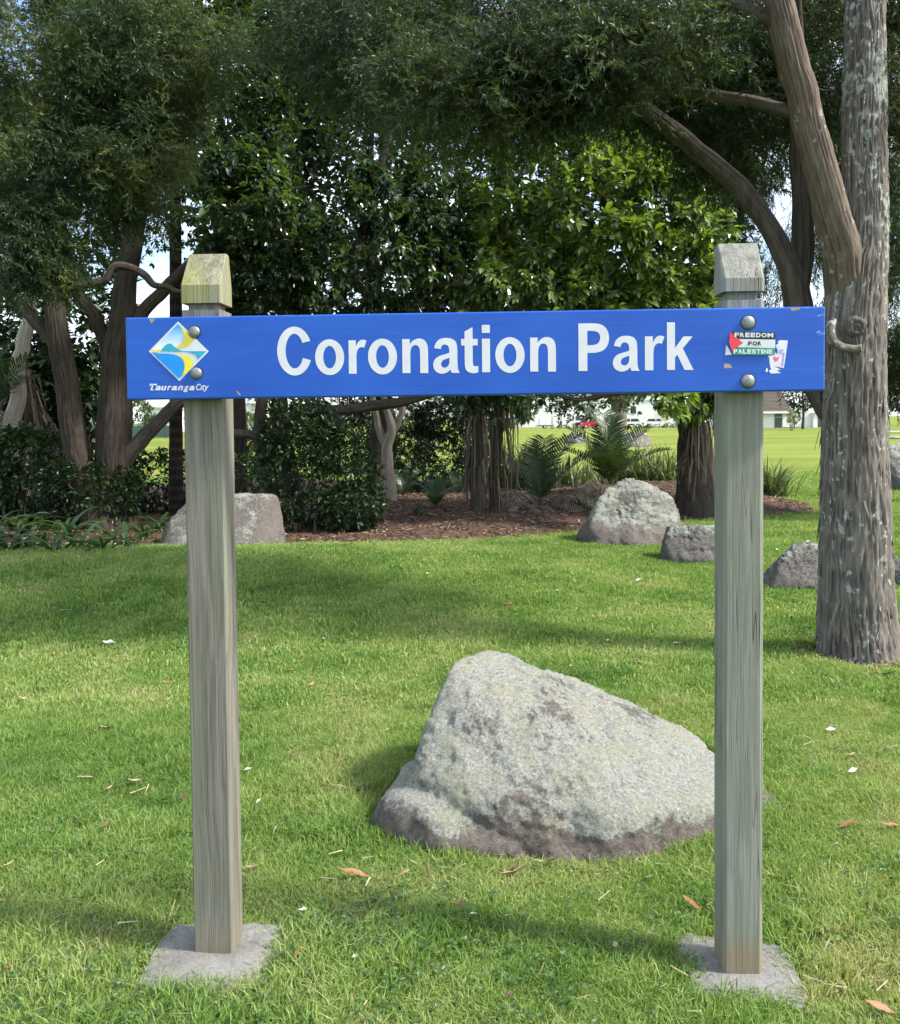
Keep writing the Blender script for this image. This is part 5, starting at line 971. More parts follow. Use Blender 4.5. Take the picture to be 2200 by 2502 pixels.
# skirted stems: trunks hung with dry strips
def skirted(label, base, px, y, seed, n_=70, w_=0.16, top=None):
    T = thing('skirted_palm', label, 'palm', base); o, mm = limb('trunk', T, px, y, m_dark_bark, 60, 28, 0.006, seed, along=2, around=20)
    r_ = np.random.default_rng(seed); p, rd = mm; Vs, Fs, Ts = [], [], []
    for i in range(n_):
        k = r_.integers(18, 59); az = r_.uniform(0, 6.28); L = r_.uniform(0.25, 0.85) * (p[k, 2] - p[0, 2]); rr = rd[k] + r_.uniform(0, w_ * 0.5); s = np.linspace(0, 1, 5); bx_ = math.cos(az + r_.normal(0, .3)); by_ = math.sin(az)
        ln = np.stack([p[k, 0] + bx_ * (rr + 0.10 * np.sin(s * 2.2) * w_ / .16), p[k, 1] + by_ * (rr + 0.06 * np.sin(s * 2.2)), p[k, 2] - s * L], 1) + r_.normal(0, .006, (5, 3)); wv = np.array([math.sin(az), -math.cos(az), 0]) * r_.uniform(.008, .022)
        V = np.stack([ln - wv * (1 - s * .7)[:, None], ln + wv * (1 - s * .7)[:, None]], 1).reshape(-1, 3); Fs.append(np.array([(2 * j, 2 * j + 2, 2 * j + 3, 2 * j + 1) for j in range(4)]) + len(Vs) * 10); Vs.append(V); Ts.append(np.full(10, r_.uniform(.1, .9)))
    part('dry_skirt', np.vstack(Vs), np.vstack(Fs), m_dead, T, tint=np.concatenate(Ts), kind='stuff'); return T
skirted('dark palm stem hung with dry strips beside the shaded bush', bp(1165, 1195), [(1168, 1290, 40), (1168, 1215, 36), (1166, 1150, 32), (1168, 1050, 32), (1172, 970, 30), (1175, 900, 28)], 14.2, 1)
skirted('leaning palm stem with loose straw skirt next to the dark skirted one', bp(1212, 1195), [(1208, 1285, 34), (1208, 1212, 30), (1208, 1150, 28), (1216, 1050, 28), (1228, 970, 26), (1235, 900, 24)], 14.5, 2, 90)
skirted('bundle of brown hanging fronds in front of the broad trunk', bp(1692, 1222), [(1692, 1225, 12), (1692, 1160, 14), (1698, 1060, 16), (1708, 990, 20), (1712, 930, 22)], 14.0, 3, 80, 0.2)
skirted('leaning grey palm trunk with shaggy skirt in the sunny gap', bp(150, 1150), [(170, 1260, 60), (150, 1150, 60), (125, 1090, 56), (95, 1030, 46), (70, 990, 36), (60, 900, 30)], 16.0, 4, 110, 0.3)
TP, ms = pale_stem('pale slanting trunk at the edge behind the twisted stems', bp(20, 1180), [[(15, 1280, 50), (20, 1180, 44), (30, 1050, 38), (45, 930, 36), (60, 830, 34), (75, 740, 30), (90, 640, 22), (100, 520, 12)]], 15.5)
# small weeds on the mulch
flax('little green seedling sprouting from the mulch before the ivy bush', bp(1022, 1282), 26, 0.28, 0.03, 31, m_strap, 0.6, 0.03, 'seedling')
flax('pale green weed at the foot of the pointed boulder', bp(1420, 1262), 34, 0.36, 0.05, 32, m_fern, 0.55, 0.04, 'seedling')

# ------------------------------------------------------------------ far side of the park
m_wall = plain('white_painted_wall', (0.74, 0.75, 0.74), 0.7, 0, 0.04, 2); m_glass = plain('dark_window_glass', (0.05, 0.06, 0.07), 0.15, 0, 0.2, 3)
m_tile = plain('brown_roof_tile', (0.17, 0.135, 0.115), 0.8, 0, 0.15, 5); m_trim = plain('grey_trim', (0.42, 0.44, 0.44), 0.6); m_tyre = plain('rubber_tyre', (0.02, 0.02, 0.02), 0.8); m_rim = plain('alloy_rim', (0.5, 0.5, 0.5), 0.35, 0.6)
m_wood = plain('grey_timber', (0.24, 0.21, 0.17), 0.85, 0, 0.2, 6)
def gbase(u, y): p = P(u, 1020, y); return np.array([p[0], y, float(gz(np.array([p[0]]), np.array([y]))[0])])
def bpart(name, parent, mat, boxes=(), prisms=(), cyls=(), bevel=0.0):
    bm = bmesh.new()
    for q in boxes: bm_box(bm, *q, bevel=bevel)
    for pts, a, b_, ax in prisms: bm_prism(bm, pts, a, b_, 0, ax)
    for p0, p1, r in cyls: bm_cyl(bm, p0, p1, r, seg=14)
    return from_bm(name, bm, mat, parent)
# house with tiled roof
hx0 = gbase(1770, 126)[0]; hx1 = gbase(1985, 126)[0]; hl = hx1 - hx0
T = thing('house', 'low white house with a brown tiled roof across the lawn', 'house', gbase(1770, 126))
bpart('wall', T, m_wall, [(0, hl, 0, 8, -0.3, 2.25)])
rf = bpart('roof', T, m_tile, prisms=[([(-0.7, 2.26), (8.7, 2.26), (4.0, 5.6)], -0.6, hl - 3.0, 'X')]); tag(rf)
for k in range(17):
    t = k / 17; bpart('tile_course', rf, m_tile, [(-0.62, hl - 2.98, -0.72 + 4.7 * t, -0.72 + 4.7 * (t + 1 / 17) + 0.02, 2.30 + 3.34 * t, 2.30 + 3.34 * t + 0.10)])
bpart('fascia', T, m_wall, [(-0.7, hl + 2.6, -0.78, -0.72, 2.02, 2.30)])
bpart('porch_roof', T, m_wall, [(hl - 0.1, hl + 2.6, -0.7, 8, 2.1, 2.25)]); bpart('porch_post', T, m_wall, [(hl - 0.05, hl + 0.55, -0.55, 0.1, -0.2, 2.1)])
bpart('porch_wall', T, plain('porch_shade_colour', (0.10, 0.08, 0.075), 0.8), [(hl + 0.6, hl + 2.5, 2.4, 2.6, -0.2, 2.1)])  # shade under the porch is painted as a dark wall colour
for a in (7.05, 2.0):
    d_ = bpart('door', T, m_glass, [(a, a + 1.05, -0.03, 0.03, 0.0, 2.0)]); bpart('frame', d_, m_trim, [(a - 0.08, a, -0.05, 0.03, 0, 2.05), (a + 1.05, a + 1.13, -0.05, 0.03, 0, 2.05), (a, a + 1.05, -0.05, 0.03, 1.45, 1.52)])
T = thing('white_building', 'large plain white building behind the parked campervan', 'building', gbase(1270, 172)); bl2 = gbase(1600, 172)[0] - gbase(1270, 172)[0]
bpart('wall', T, m_wall, [(0, bl2, 0, 12, -0.3, 7.2)]); bpart('roof', T, m_trim, [(-0.4, bl2 + 0.4, -0.4, 12.4, 7.21, 7.6)]); bpart('parapet', T, m_wall, [(bl2 * 0.4, bl2 + 0.2, -0.2, 0, 5.0, 5.25)])
wx = gbase(1424, 172)[0] - gbase(1270, 172)[0]
for k in range(4):
    for z0, z1 in ((2.7, 3.7), (1.5, 2.6)):
        if z0 < 2 and k not in (1, 2): continue
        o = bpart('window', T, m_glass, [(wx + k * 0.55, wx + k * 0.55 + 0.45, -0.05, 0.02, z0, z1)]); bpart('sill', o, m_trim, [(wx + k * 0.55 - 0.03, wx + k * 0.55 + 0.48, -0.09, -0.05, z0 - 0.06, z0)])
for k in range(3):
    o = bpart('window', T, m_glass, [(wx + 6 + k * 1.6, wx + 7 + k * 1.6, -0.05, 0.02, 2.4, 3.8)]); bpart('sill', o, m_trim, [(wx + 5.97 + k * 1.6, wx + 7.03 + k * 1.6, -0.09, -0.05, 2.34, 2.4)])
for u, wd, hh, lab in ((345, 5.6, 3.9, 'pale flat roofed building seen between the twisted stems'), (585, 4.2, 4.4, 'grey white building end seen past the streaked post')):
    T = thing('building', lab, 'building', gbase(u, 150)); bpart('wall', T, m_wall, [(0, wd, 0, 8, -0.3, hh)]); bpart('roof', T, m_trim, [(-0.3, wd + 0.3, -0.3, 8.3, hh + 0.01, hh + 0.3)])
    for k in range(3):
        o = bpart('window', T, m_glass, [(0.5 + k * wd / 3.3, 0.5 + k * wd / 3.3 + 0.9, -0.05, 0.02, 1.6, 2.9)]); bpart('sill', o, m_trim, [(0.45 + k * wd / 3.3, 1.45 + k * wd / 3.3, -0.1, -0.05, 1.52, 1.6)])
# vehicles (side on)
def wheels(T, xs_, wd, r):
    for x in xs_:
        for y in (0.02, wd - 0.02):
            s = -1 if y < 0.5 else 1; o = bpart('wheel', T, m_tyre, cyls=[((x, y - 0.1, r), (x, y + 0.1, r), r)]); bpart('rim', o, m_rim, cyls=[((x, y + s * 0.1, r), (x, y + s * 0.115, r), r * 0.62)])
def car(label, u, y, col, L=4.2, h=1.5, flip=False, suv=0.0):
    T = thing('parked_car', label, 'car', gbase(u, y)); mt = plain('car_paint', col, 0.25, 0.1, 0.04); wd = 1.75
    X = (lambda a: L * (1 - a)) if flip else (lambda a: L * a)
    body = [(X(0.0), 0.35), (X(0.0), 0.75), (X(0.03), 0.88), (X(0.25), 0.98), (X(0.37), h - 0.08), (X(0.48), h), (X(0.75 + suv), h), (X(0.92 + suv * .3), 1.02 + suv), (X(0.99), 0.95), (X(1.0), 0.4), (X(0.93), 0.26), (X(0.06), 0.26)]
    bpart('body', T, mt, prisms=[(body, 0.0, wd, 'Y')])
    for a0, a1, b0, b1 in ((0.31, 0.53, 0.39, 0.52), (0.55, 0.86 + suv * .3, 0.55, 0.75 + suv)):
        bpart('window', T, m_glass, prisms=[([(X(a0), 1.0), (X(a1), 1.02), (X(b1), h - 0.09), (X(b0 + 0.01), h - 0.09)], -0.012, wd + 0.012, 'Y')])
    for a in (0.005, 0.955): bpart('headlight' if a < 0.5 else 'tail_light', T, m_trim if a < 0.5 else plain('tail_light_red', (0.35, 0.02, 0.02), 0.3), [(min(X(a), X(a + .04)), max(X(a), X(a + .04)), -0.015, 0.2, 0.68, 0.85)])
    wheels(T, (X(0.19), X(0.80)), wd, 0.33); return T
car('small red hatchback parked beyond the lawn', 1421, 142, (0.62, 0.02, 0.04), 3.8, 1.5)
car('black car tucked in behind the red hatchback and campervan', 1403, 146, (0.02, 0.02, 0.022), 4.4, 1.55)
car('white car parked by the pale trunk behind low bollards', 1505, 142, (0.78, 0.78, 0.78), 4.3, 1.55, suv=0.06)
car('white wagon parked in the middle of the white cars', 1572, 143, (0.76, 0.77, 0.78), 4.4, 1.5, True, 0.05)
car('white car parked against the broad trunk end of the row', 1634, 142, (0.78, 0.78, 0.78), 4.3, 1.48, True)
T = thing('campervan', 'white high roofed campervan with an overhanging cab', 'campervan', gbase(1351, 147)); mw = plain('van_white', (0.78, 0.78, 0.76), 0.35, 0, 0.03)
bpart('body', T, mw, prisms=[([(0, 0.4), (0, 2.9), (4.3, 2.95), (4.75, 2.75), (4.85, 2.4), (4.55, 2.05), (4.95, 1.25), (5.6, 1.05), (5.75, 0.4)], 0.0, 2.2, 'Y')])
bpart('window', T, m_glass, prisms=[([(3.75, 1.3), (4.75, 1.3), (4.45, 1.95), (3.75, 1.95)], -0.015, 0.0, 'Y')]); bpart('window', T, m_glass, [(2.3, 2.9, -0.015, 0, 1.95, 2.4)]); bpart('window', T, m_glass, [(3.2, 3.5, -0.015, 0, 1.4, 2.0)])
bpart('door', T, m_trim, [(0.9, 1.5, -0.012, 0, 0.6, 2.4)]); wheels(T, (1.2, 4.75), 2.2, 0.36)
T = thing('trailer', 'white covered trailer beside the campervan', 'trailer', gbase(1318, 147)); bpart('body', T, mw, [(0, 1.9, 0, 1.6, 0.5, 1.75)], bevel=0.08); bpart('chassis', T, m_tyre, [(-0.5, 2.0, 0.5, 1.1, 0.35, 0.49)]); wheels(T, (0.95,), 1.6, 0.3)
r_ = np.random.default_rng(77); proto = None
for u in (1352, 1366, 1385, 1404, 1440, 1452, 1474, 1500, 1512, 1536, 1550, 1572, 1590, 1612, 1640, 1656):
    if proto is None:
        bm = bmesh.new(); bm_box(bm, -.09, .09, -.09, .09, -.2, .72, bevel=0.02); bm_box(bm, -.095, .095, -.095, .095, .60, .64); proto = bm; me = bpy.data.meshes.new('bollard'); bm.to_mesh(me); bm.free(); me.materials.append(m_wood)
    o = link('bollard', me, loc=gbase(u, 138)); tag(o, 'short square timber bollard in the row before the parked cars', 'bollard', 'bollards along the car park edge')
# picnic tables
def picnic(label, u, y, rot):
    T = thing('picnic_table', label, 'picnic table', gbase(u, y), rot); bpart('table_top', T, m_trim, [(-0.9, 0.9, -0.36, 0.36, 0.72, 0.77)])
    for s in (-1, 1): bpart('bench', T, m_trim, [(-0.9, 0.9, s * 0.75 - 0.14, s * 0.75 + 0.14, 0.43, 0.47)]); bpart('leg', T, m_wood, [(s * 0.6 - 0.05, s * 0.6 + 0.05, -0.8, 0.8, 0.36, 0.42), (s * 0.6 - 0.05, s * 0.6 + 0.05, -0.06, 0.06, -0.1, 0.71)])
picnic('grey picnic table with benches in front of the white house', 1934, 98, 1.35)
picnic('picnic table near the trailer at the lawn edge', 1358, 134, 0.2)
picnic('picnic table at the lawn past the tall weathered boulder', 2190, 48, 0.3)
# lamp post
T = thing('street_lamp', 'tall white street lamp with a curved arm seen between the stems', 'street lamp', gbase(232, 120))
s = np.linspace(0, 1, 14); pp = np.vstack([[(0, 0, -0.2), (0, 0, 4), (0, 0, 8)], np.stack([-2.0 * np.sin(s[1:] * np.pi / 2) ** 2, 0 * s[1:], 8 + 2.2 * np.sin(s[1:] * np.pi / 2)], 1)]) + np.array(T.location)
V, Fc = tubes([(pp, np.full(len(pp), 0.09))], 8); part('pole', V, Fc, plain('lamp_white', (0.7, 0.7, 0.7), 0.5), T); q = pp[-1] - np.array(T.location); bpart('lamp_head', T, m_trim, [(q[0] - 0.7, q[0], -0.12, 0.12, q[2] - 0.12, q[2])])
# far trees
def far_tree(label, u, y, hgt, ell_, n_, leaf, mat, seed, trunk=0.25, tint0=0.45, group=None):
    b_ = gbase(u, y); T = thing('park_tree', label, 'tree', b_, group=group); V, Fc, tn, mm = bark_tube([b_ + [0, 0, -.2], b_ + [0.1, 0, hgt * 0.4], b_ + [-0.1, 0, hgt * 0.95]], [trunk, trunk * 0.7, trunk * 0.15], 20, 12, 0.01, seed); part('trunk', V, Fc, m_dark_bark, T, tint=tn, smooth=True)
    pts = np.vstack([ellip(int(n_ * k), b_ + np.array(c), r, seed + i, 0.5) for i, (c, r, k) in enumerate(ell_)]); ax = rdir(len(pts), np.random.default_rng(seed)) + [0, -.2, .4]
    V, Fc, tn = rosettes(pts, ax, 5, leaf, seed + 3, SIMPLE, 1.1, 0.5, tint0, 0.25); part('crown', V, Fc, mat, T, tint=tn, kind='stuff'); return T
far_tree('dark clipped conifer standing in front of the tiled roof', 1962, 112, 5, [((0, 0, 4.6), (2.2, 1.5, 2.2), 1)], 420, 0.45, m_shrub, 600, 0.2, 0.35)
far_tree('round olive bush beside the house door', 1940, 116, 2.0, [((0, 0, 1.5), (0.85, 0.7, 0.9), 1)], 160, 0.28, m_shrub_lit, 610, 0.1, 0.5)
far_tree('grey green spreading tree beyond the twisted stems', 222, 62, 5.0, [((0, 0, 3.2), (2.0, 1.5, 2.0), 1)], 420, 0.35, m_shrub_lit, 620, 0.2, 0.3)
far_tree('dark spreading tree past the rough barked trunk', 2215, 85, 6, [((0, 0, 4.0), (2.6, 2, 2.0), 1)], 500, 0.5, m_shrub, 630, 0.3, 0.4)
for k, (u, y, hgt, wd) in enumerate(((20, 95, 7, 4), (130, 110, 6.5, 4), (320, 130, 5, 4), (520, 120, 5, 4), (700, 110, 7, 5), (830, 125, 7, 5), (980, 115, 8, 5), (1130, 130, 8, 5), (1230, 120, 7, 4.5), (1700, 150, 9, 6), (1800, 160, 9, 6), (2090, 140, 9, 6), (2300, 130, 9, 6))):
    far_tree('dark green tree in the belt beyond the lawn', u, y, hgt, [((0, 0, hgt * 0.55), (wd * 0.9, wd * 0.5, hgt * 0.48), 1)], 420, 0.55, m_shrub if k % 2 else m_shrub_lit, 640 + k, 0.25, 0.3, 'far belt of trees')
T = thing('fence', 'low dark green fence far behind the twisted stems', 'fence', gbase(170, 90)); m_fg = plain('fence_green', (0.05, 0.09, 0.07), 0.7)
for k in range(9): bpart('panel', T, m_fg, [(k * 1.2, k * 1.2 + 1.12, -0.02, 0.02, 0.1, 1.3)]); bpart('post', T, m_fg, [(k * 1.2 + 1.12, k * 1.2 + 1.2, -0.05, 0.05, -0.1, 1.4)])

# ------------------------------------------------------------------ grass and litter
def gn_scatter(name, V, rot, scl, tint, pick, templates, mats):
    """points carrying a turn, a size and a colour value; a node group sets a small tuft on each"""
    me = bpy.data.meshes.new(name); me.vertices.add(len(V)); me.vertices.foreach_set('co', np.asarray(V, np.float32).ravel())
    for nm, tp, dat, fld in (('rot', 'FLOAT_VECTOR', rot, 'vector'), ('scl', 'FLOAT', scl, 'value'), ('tint', 'FLOAT', tint, 'value')):
        a = me.attributes.new(nm, tp, 'POINT'); a.data.foreach_set(fld, np.asarray(dat, np.float32).ravel())
    a = me.attributes.new('pick', 'INT', 'POINT'); a.data.foreach_set('value', np.asarray(pick, np.int32)); me.update()
    for m_ in mats: me.materials.append(m_)
    o = link(name, me); ng = bpy.data.node_groups.new(name, 'GeometryNodeTree')
    ng.interface.new_socket('Geometry', in_out='INPUT', socket_type='NodeSocketGeometry'); ng.interface.new_socket('Geometry', in_out='OUTPUT', socket_type='NodeSocketGeometry')
    N = ng.nodes; gi = N.new('NodeGroupInput'); go = N.new('NodeGroupOutput'); iop = N.new('GeometryNodeInstanceOnPoints'); jn = N.new('GeometryNodeJoinGeometry')
    for t in templates[::-1]:
        oi = N.new('GeometryNodeObjectInfo'); oi.inputs['Object'].default_value = t; oi.inputs['As Instance'].default_value = True; ng.links.new(oi.outputs['Geometry'], jn.inputs[0])
    def att(nm, tp):
        q = N.new('GeometryNodeInputNamedAttribute'); q.data_type = tp; q.inputs['Name'].default_value = nm; return q.outputs[0]
    ng.links.new(gi.outputs[0], iop.inputs['Points']); ng.links.new(jn.outputs[0], iop.inputs['Instance']); iop.inputs['Pick Instance'].default_value = True
    ng.links.new(att('pick', 'INT'), iop.inputs['Instance Index']); ng.links.new(att('rot', 'FLOAT_VECTOR'), iop.inputs['Rotation']); ng.links.new(att('scl', 'FLOAT'), iop.inputs['Scale'])
    ng.links.new(iop.outputs[0], go.inputs[0]); md = o.modifiers.new('tufts', 'NODES'); md.node_group = ng; return o
m, n, b = newmat('grass_blades')
a1 = nd(n, 'Attribute', attribute_name='tint'); a1.attribute_type = 'INSTANCER'; a2 = nd(n, 'Attribute', attribute_name='tint')
f = mth(n, 'ADD', a1.outputs['Fac'], mth(n, 'MULTIPLY', mth(n, 'SUBTRACT', a2.outputs['Fac'], 0.5), 0.55))
c = ramp(n, f, [(0.0, (0.095, 0.175, 0.040)), (0.28, (0.172, 0.288, 0.066)), (0.54, (0.262, 0.37, 0.105)), (0.78, (0.37, 0.40, 0.17)), (1.0, (0.48, 0.42, 0.25))]); n.links.new(c, b.inputs['Base Color'])
b.inputs['Roughness'].default_value = 0.5; b.inputs['Specular IOR Level'].default_value = 0.35
t = nd(n, 'BsdfTranslucent'); mix = nd(n, 'MixShader'); mix.inputs[0].default_value = 0.38; n.links.new(mixc(n, 1.0, c, (1.25, 1.3, 0.6), 'MULTIPLY'), t.inputs['Color'])
n.links.new(b.outputs[0], mix.inputs[1]); n.links.new(t.outputs[0], mix.inputs[2]); n.links.new(mix.outputs[0], n.nodes['Material Output'].inputs['Surface']); m_grass = m
def tuft(seed, nb, h, wd, spread, lean=0.6):
    r_ = np.random.default_rng(seed); V, Fc, Tn = [], [], []
    for i in range(nb):
        az = r_.uniform(0, 6.28); rad = spread * math.sqrt(r_.random()); bx_, by_ = rad * math.cos(r_.uniform(0, 6.28)), rad * math.sin(r_.uniform(0, 6.28)); hh = h * r_.uniform(0.45, 1.2); ln = abs(r_.normal(0, lean)) * hh
        dx, dy = math.cos(az), math.sin(az); fa = r_.uniform(0, 6.28); wx, wy = math.cos(fa) * wd / 2, math.sin(fa) * wd / 2; k = len(V)
        V += [(bx_ - wx, by_ - wy, -0.006), (bx_ + wx, by_ + wy, -0.006), (bx_ + dx * ln * .35 - wx * .9, by_ + dy * ln * .35 - wy * .9, hh * .6), (bx_ + dx * ln * .35 + wx * .9, by_ + dy * ln * .35 + wy * .9, hh * .6), (bx_ + dx * ln, by_ + dy * ln, hh * .95)]
        Fc += [(k, k + 1, k + 3), (k, k + 3, k + 2), (k + 2, k + 3, k + 4)]; q = r_.normal(0.5, 0.22); Tn += [q - .1, q - .1, q, q, q + .1]
    o = bpy.data.objects.new('grass_tuft', make_mesh('grass_tuft', np.array(V), np.array(Fc), tint=np.array(Tn), mats=[m_grass])); return o
TUF = [tuft(s, 28, 0.026, 0.0032, 0.045, 1.1) for s in (1, 2, 3)] + [tuft(s, 22, 0.044, 0.0034, 0.045, 0.9) for s in (4, 5)] + [tuft(s, 30, 0.036, 0.009, 0.11, 1.0) for s in (6, 7)]
def lawn_pts(n_, y0, y1, pw, mgn):
    q = rng.random(n_); e = 2 - pw; y = (y0 ** e + (y1 ** e - y0 ** e) * q) ** (1 / e); x = rng.uniform(-1, 1, n_) * (0.56 * y + mgn); return x, y
def keep_lawn(x, y, extra=0.0):
    k = bed_sd(x, y) < 0.05 + rng.normal(0, 0.05, len(x))
    poly = np.array([(bx_, by_) for bx_, by_ in base]); c_ = poly.mean(0); ang = np.arctan2(y - c_[1], x - c_[0]); pa = np.arctan2(poly[:, 1] - c_[1], poly[:, 0] - c_[0]); pr = np.linalg.norm(poly - c_, axis=1); o_ = np.argsort(pa)
    k &= np.hypot(x - c_[0], y - c_[1]) > np.interp(ang, pa[o_], pr[o_], period=2 * np.pi) - 0.03
    for fo in [o for o in C.objects if o.name.startswith('concrete_footing')]:
        co = np.empty(len(fo.data.vertices) * 3, np.float32); fo.data.vertices.foreach_get('co', co); co = co.reshape(-1, 3)[96:192, :2]; lx, ly = x - fo.location[0], y - fo.location[1]; an = np.arctan2(ly, lx); qa = np.arctan2(co[:, 1], co[:, 0]); oo = np.argsort(qa); rr = np.interp(an, qa[oo], np.linalg.norm(co, axis=1)[oo], period=2 * np.pi); k &= np.hypot(lx, ly) > rr - 0.018 + extra
    k &= np.hypot(x - T1.location[0], y - T1.location[1]) > 0.30
    return k
def dryness(x, y):
    z0 = np.zeros_like(x); d_ = 0.5 * noise(np.stack([x * 1.5, y * 1.5, z0], 1), 51) + 0.4 * noise(np.stack([x * 4, y * 4, z0], 1), 52) + 0.3 * noise(np.stack([x * 11, y * 11, z0], 1), 53)
    for cx_, cy_, rx, ry, amt in ((-0.12, 3.05, 0.45, 0.18, 0.55), (1.15, 2.6, 0.25, 0.25, 0.7), (1.55, 3.3, 0.2, 0.12, 0.4), (-1.4, 3.0, 0.5, 0.1, 0.35), (2.75, 5.75, 0.7, 0.3, 1.2), (0.9, 4.9, 0.6, 0.2, 0.35), (-2.6, 6.2, 0.8, 0.4, 0.3), (-0.4, 4.2, 0.25, 0.5, 0.3)): d_ = d_ + amt * np.exp(-(((x - cx_) / rx) ** 2 + ((y - cy_) / ry) ** 2))
    return d_
parts_ = []
for n_, y0, y1, pw, mgn, kinds, s0, s1 in ((52000, 1.5, 6.0, 1.2, 1.4, (0, 1, 2, 3, 4), 0.75, 1.25), (46000, 5.0, 14.0, 1.0, 1.6, (5, 6), 0.7, 1.1), (12000, 12.0, 26.0, 0.6, 2.0, (5, 6), 1.0, 1.7)):
    x, y = lawn_pts(n_, y0, y1, pw, mgn); k = keep_lawn(x, y); x, y = x[k], y[k]; dr_ = dryness(x, y); nn = len(x)
    k = rng.random(nn) > np.clip(dr_ - 0.35, 0, 0.6); x, y, dr_ = x[k], y[k], dr_[k]; nn = len(x)
    hgt = 0.5 * noise(np.stack([x * 2.6, y * 2.6, x * 0], 1), 61) + 0.4 * noise(np.stack([x * 9, y * 9, x * 0], 1), 62)
    pk = np.array(kinds)[rng.integers(0, len(kinds), nn)]
    if 3 in kinds: pk = np.where(hgt + rng.normal(0, .15, nn) > 0.28, rng.integers(3, 5, nn), rng.integers(0, 3, nn))
    parts_.append((np.stack([x, y, gz(x, y)], 1), np.stack([rng.normal(0, .12, nn), rng.normal(0, .12, nn), rng.uniform(0, 6.28, nn)], 1), rng.uniform(s0, s1, nn) * (1 + 0.25 * hgt), np.clip(0.41 + 0.44 * dr_ + rng.normal(0, .07, nn), 0.02, 0.98), pk))
# taller tufts growing against things
ex = []
for (cx_, cy_), n_ in [((bx_, by_), 60) for bx_, by_ in base[:0] + base[5:9]]:
    ex.append(np.stack([cx_ + rng.normal(0, .09, n_), cy_ + rng.normal(0, .06, n_) - 0.03], 1))
ex = np.vstack(ex); k = keep_lawn(ex[:, 0], ex[:, 1]); ex = ex[k]; nn = len(ex)
parts_.append((np.stack([ex[:, 0], ex[:, 1], gz(ex[:, 0], ex[:, 1])], 1), np.stack([rng.normal(0, .15, nn), rng.normal(0, .15, nn), rng.uniform(0, 6.28, nn)], 1), rng.uniform(0.9, 1.4, nn), np.clip(rng.normal(.36, .12, nn), 0, 1), rng.integers(3, 5, nn)))
cat_ = [np.concatenate([p[i] for p in parts_]) for i in range(5)]
g = gn_scatter('grass', cat_[0], cat_[1], cat_[2], cat_[3], cat_[4], TUF, [m_grass]); tag(g, 'short green lawn grass with dry patches around the sign', 'grass', kind='stuff')
# clover and flat weeds
wv = [(0, 0, 0), (.5, .38, .12), (1, .2, .02), (1, -.2, .02), (.5, -.38, .12)]; wf = [(0, 1, 2), (0, 2, 3), (0, 3, 4)]
cc = np.vstack([np.stack([cx_ + rng.normal(0, sp, n_), cy_ + rng.normal(0, sp * .7, n_)], 1) for cx_, cy_, sp, n_ in ((-0.35, 2.72, .12, 260), (-0.55, 2.42, .2, 260), (0.0, 2.5, .25, 160), (-0.1, 3.9, .12, 200), (-0.2, 3.55, .12, 130), (-1.0, 2.45, .25, 260), (-0.2, 2.9, .15, 160), (1.5, 2.9, .25, 160), (-0.6, 4.4, .4, 160), (-1.5, 3.6, .5, 260), (1.4, 4.2, .4, 140), (0.4, 2.9, .3, 120))])
cc = cc[keep_lawn(cc[:, 0], cc[:, 1])]; nn = len(cc); ph = rng.uniform(0, 6.28, nn); pos = np.repeat(np.c_[cc, gz(cc[:, 0], cc[:, 1]) + rng.uniform(.015, .04, nn)], 3, 0); az = np.repeat(ph, 3) + np.tile([0, 2.09, 4.19], nn); d = np.stack([np.cos(az), np.sin(az), rng.normal(.1, .2, nn * 3)], 1)
V, Fc = instance(wv, wf, pos, frames(d, rng.normal(0, .3, nn * 3)), np.repeat(rng.uniform(.008, .017, nn), 3))
tag(link('clover', make_mesh('clover', V, Fc, tint=np.repeat(np.clip(rng.normal(.55, .18, nn * 3), 0, 1), 5), mats=[m_fern])), 'small clover leaves mixed into the lawn', 'clover', kind='stuff')
# straw and crumbs of litter
ns = 9000; x, y = lawn_pts(ns, 1.6, 13, 1.1, 1.0); k = keep_lawn(x, y) & (rng.random(ns) < 0.25 + np.clip(dryness(x, y), 0, 1)); x, y = x[k], y[k]; ns = len(x); az = rng.uniform(0, 6.28, ns); d = np.stack([np.cos(az), np.sin(az), rng.normal(0, .15, ns)], 1)
V, Fc = instance([(-.5, -.5, 0), (.5, -.3, 0), (.5, .3, .1), (-.5, .5, 0)], [(0, 1, 2), (0, 2, 3)], np.c_[x, y, gz(x, y) + rng.uniform(.012, .035, ns)], frames(d, rng.normal(0, .5, ns)), np.stack([rng.uniform(.02, .075, ns), rng.uniform(.002, .006, ns), np.full(ns, .01)], 1))
m_straw = leafmat('dry_straw', [(0, (0.16, 0.11, 0.06)), (0.5, (0.34, 0.27, 0.15)), (1, (0.52, 0.45, 0.30))], 0.8, 0.2, (1, .95, .8))
tag(link('straw_litter', make_mesh('straw_litter', V, Fc, tint=np.repeat(rng.random(ns), 4), mats=[m_straw])), 'dry grass stalks and straw scattered through the lawn', 'litter', kind='stuff')
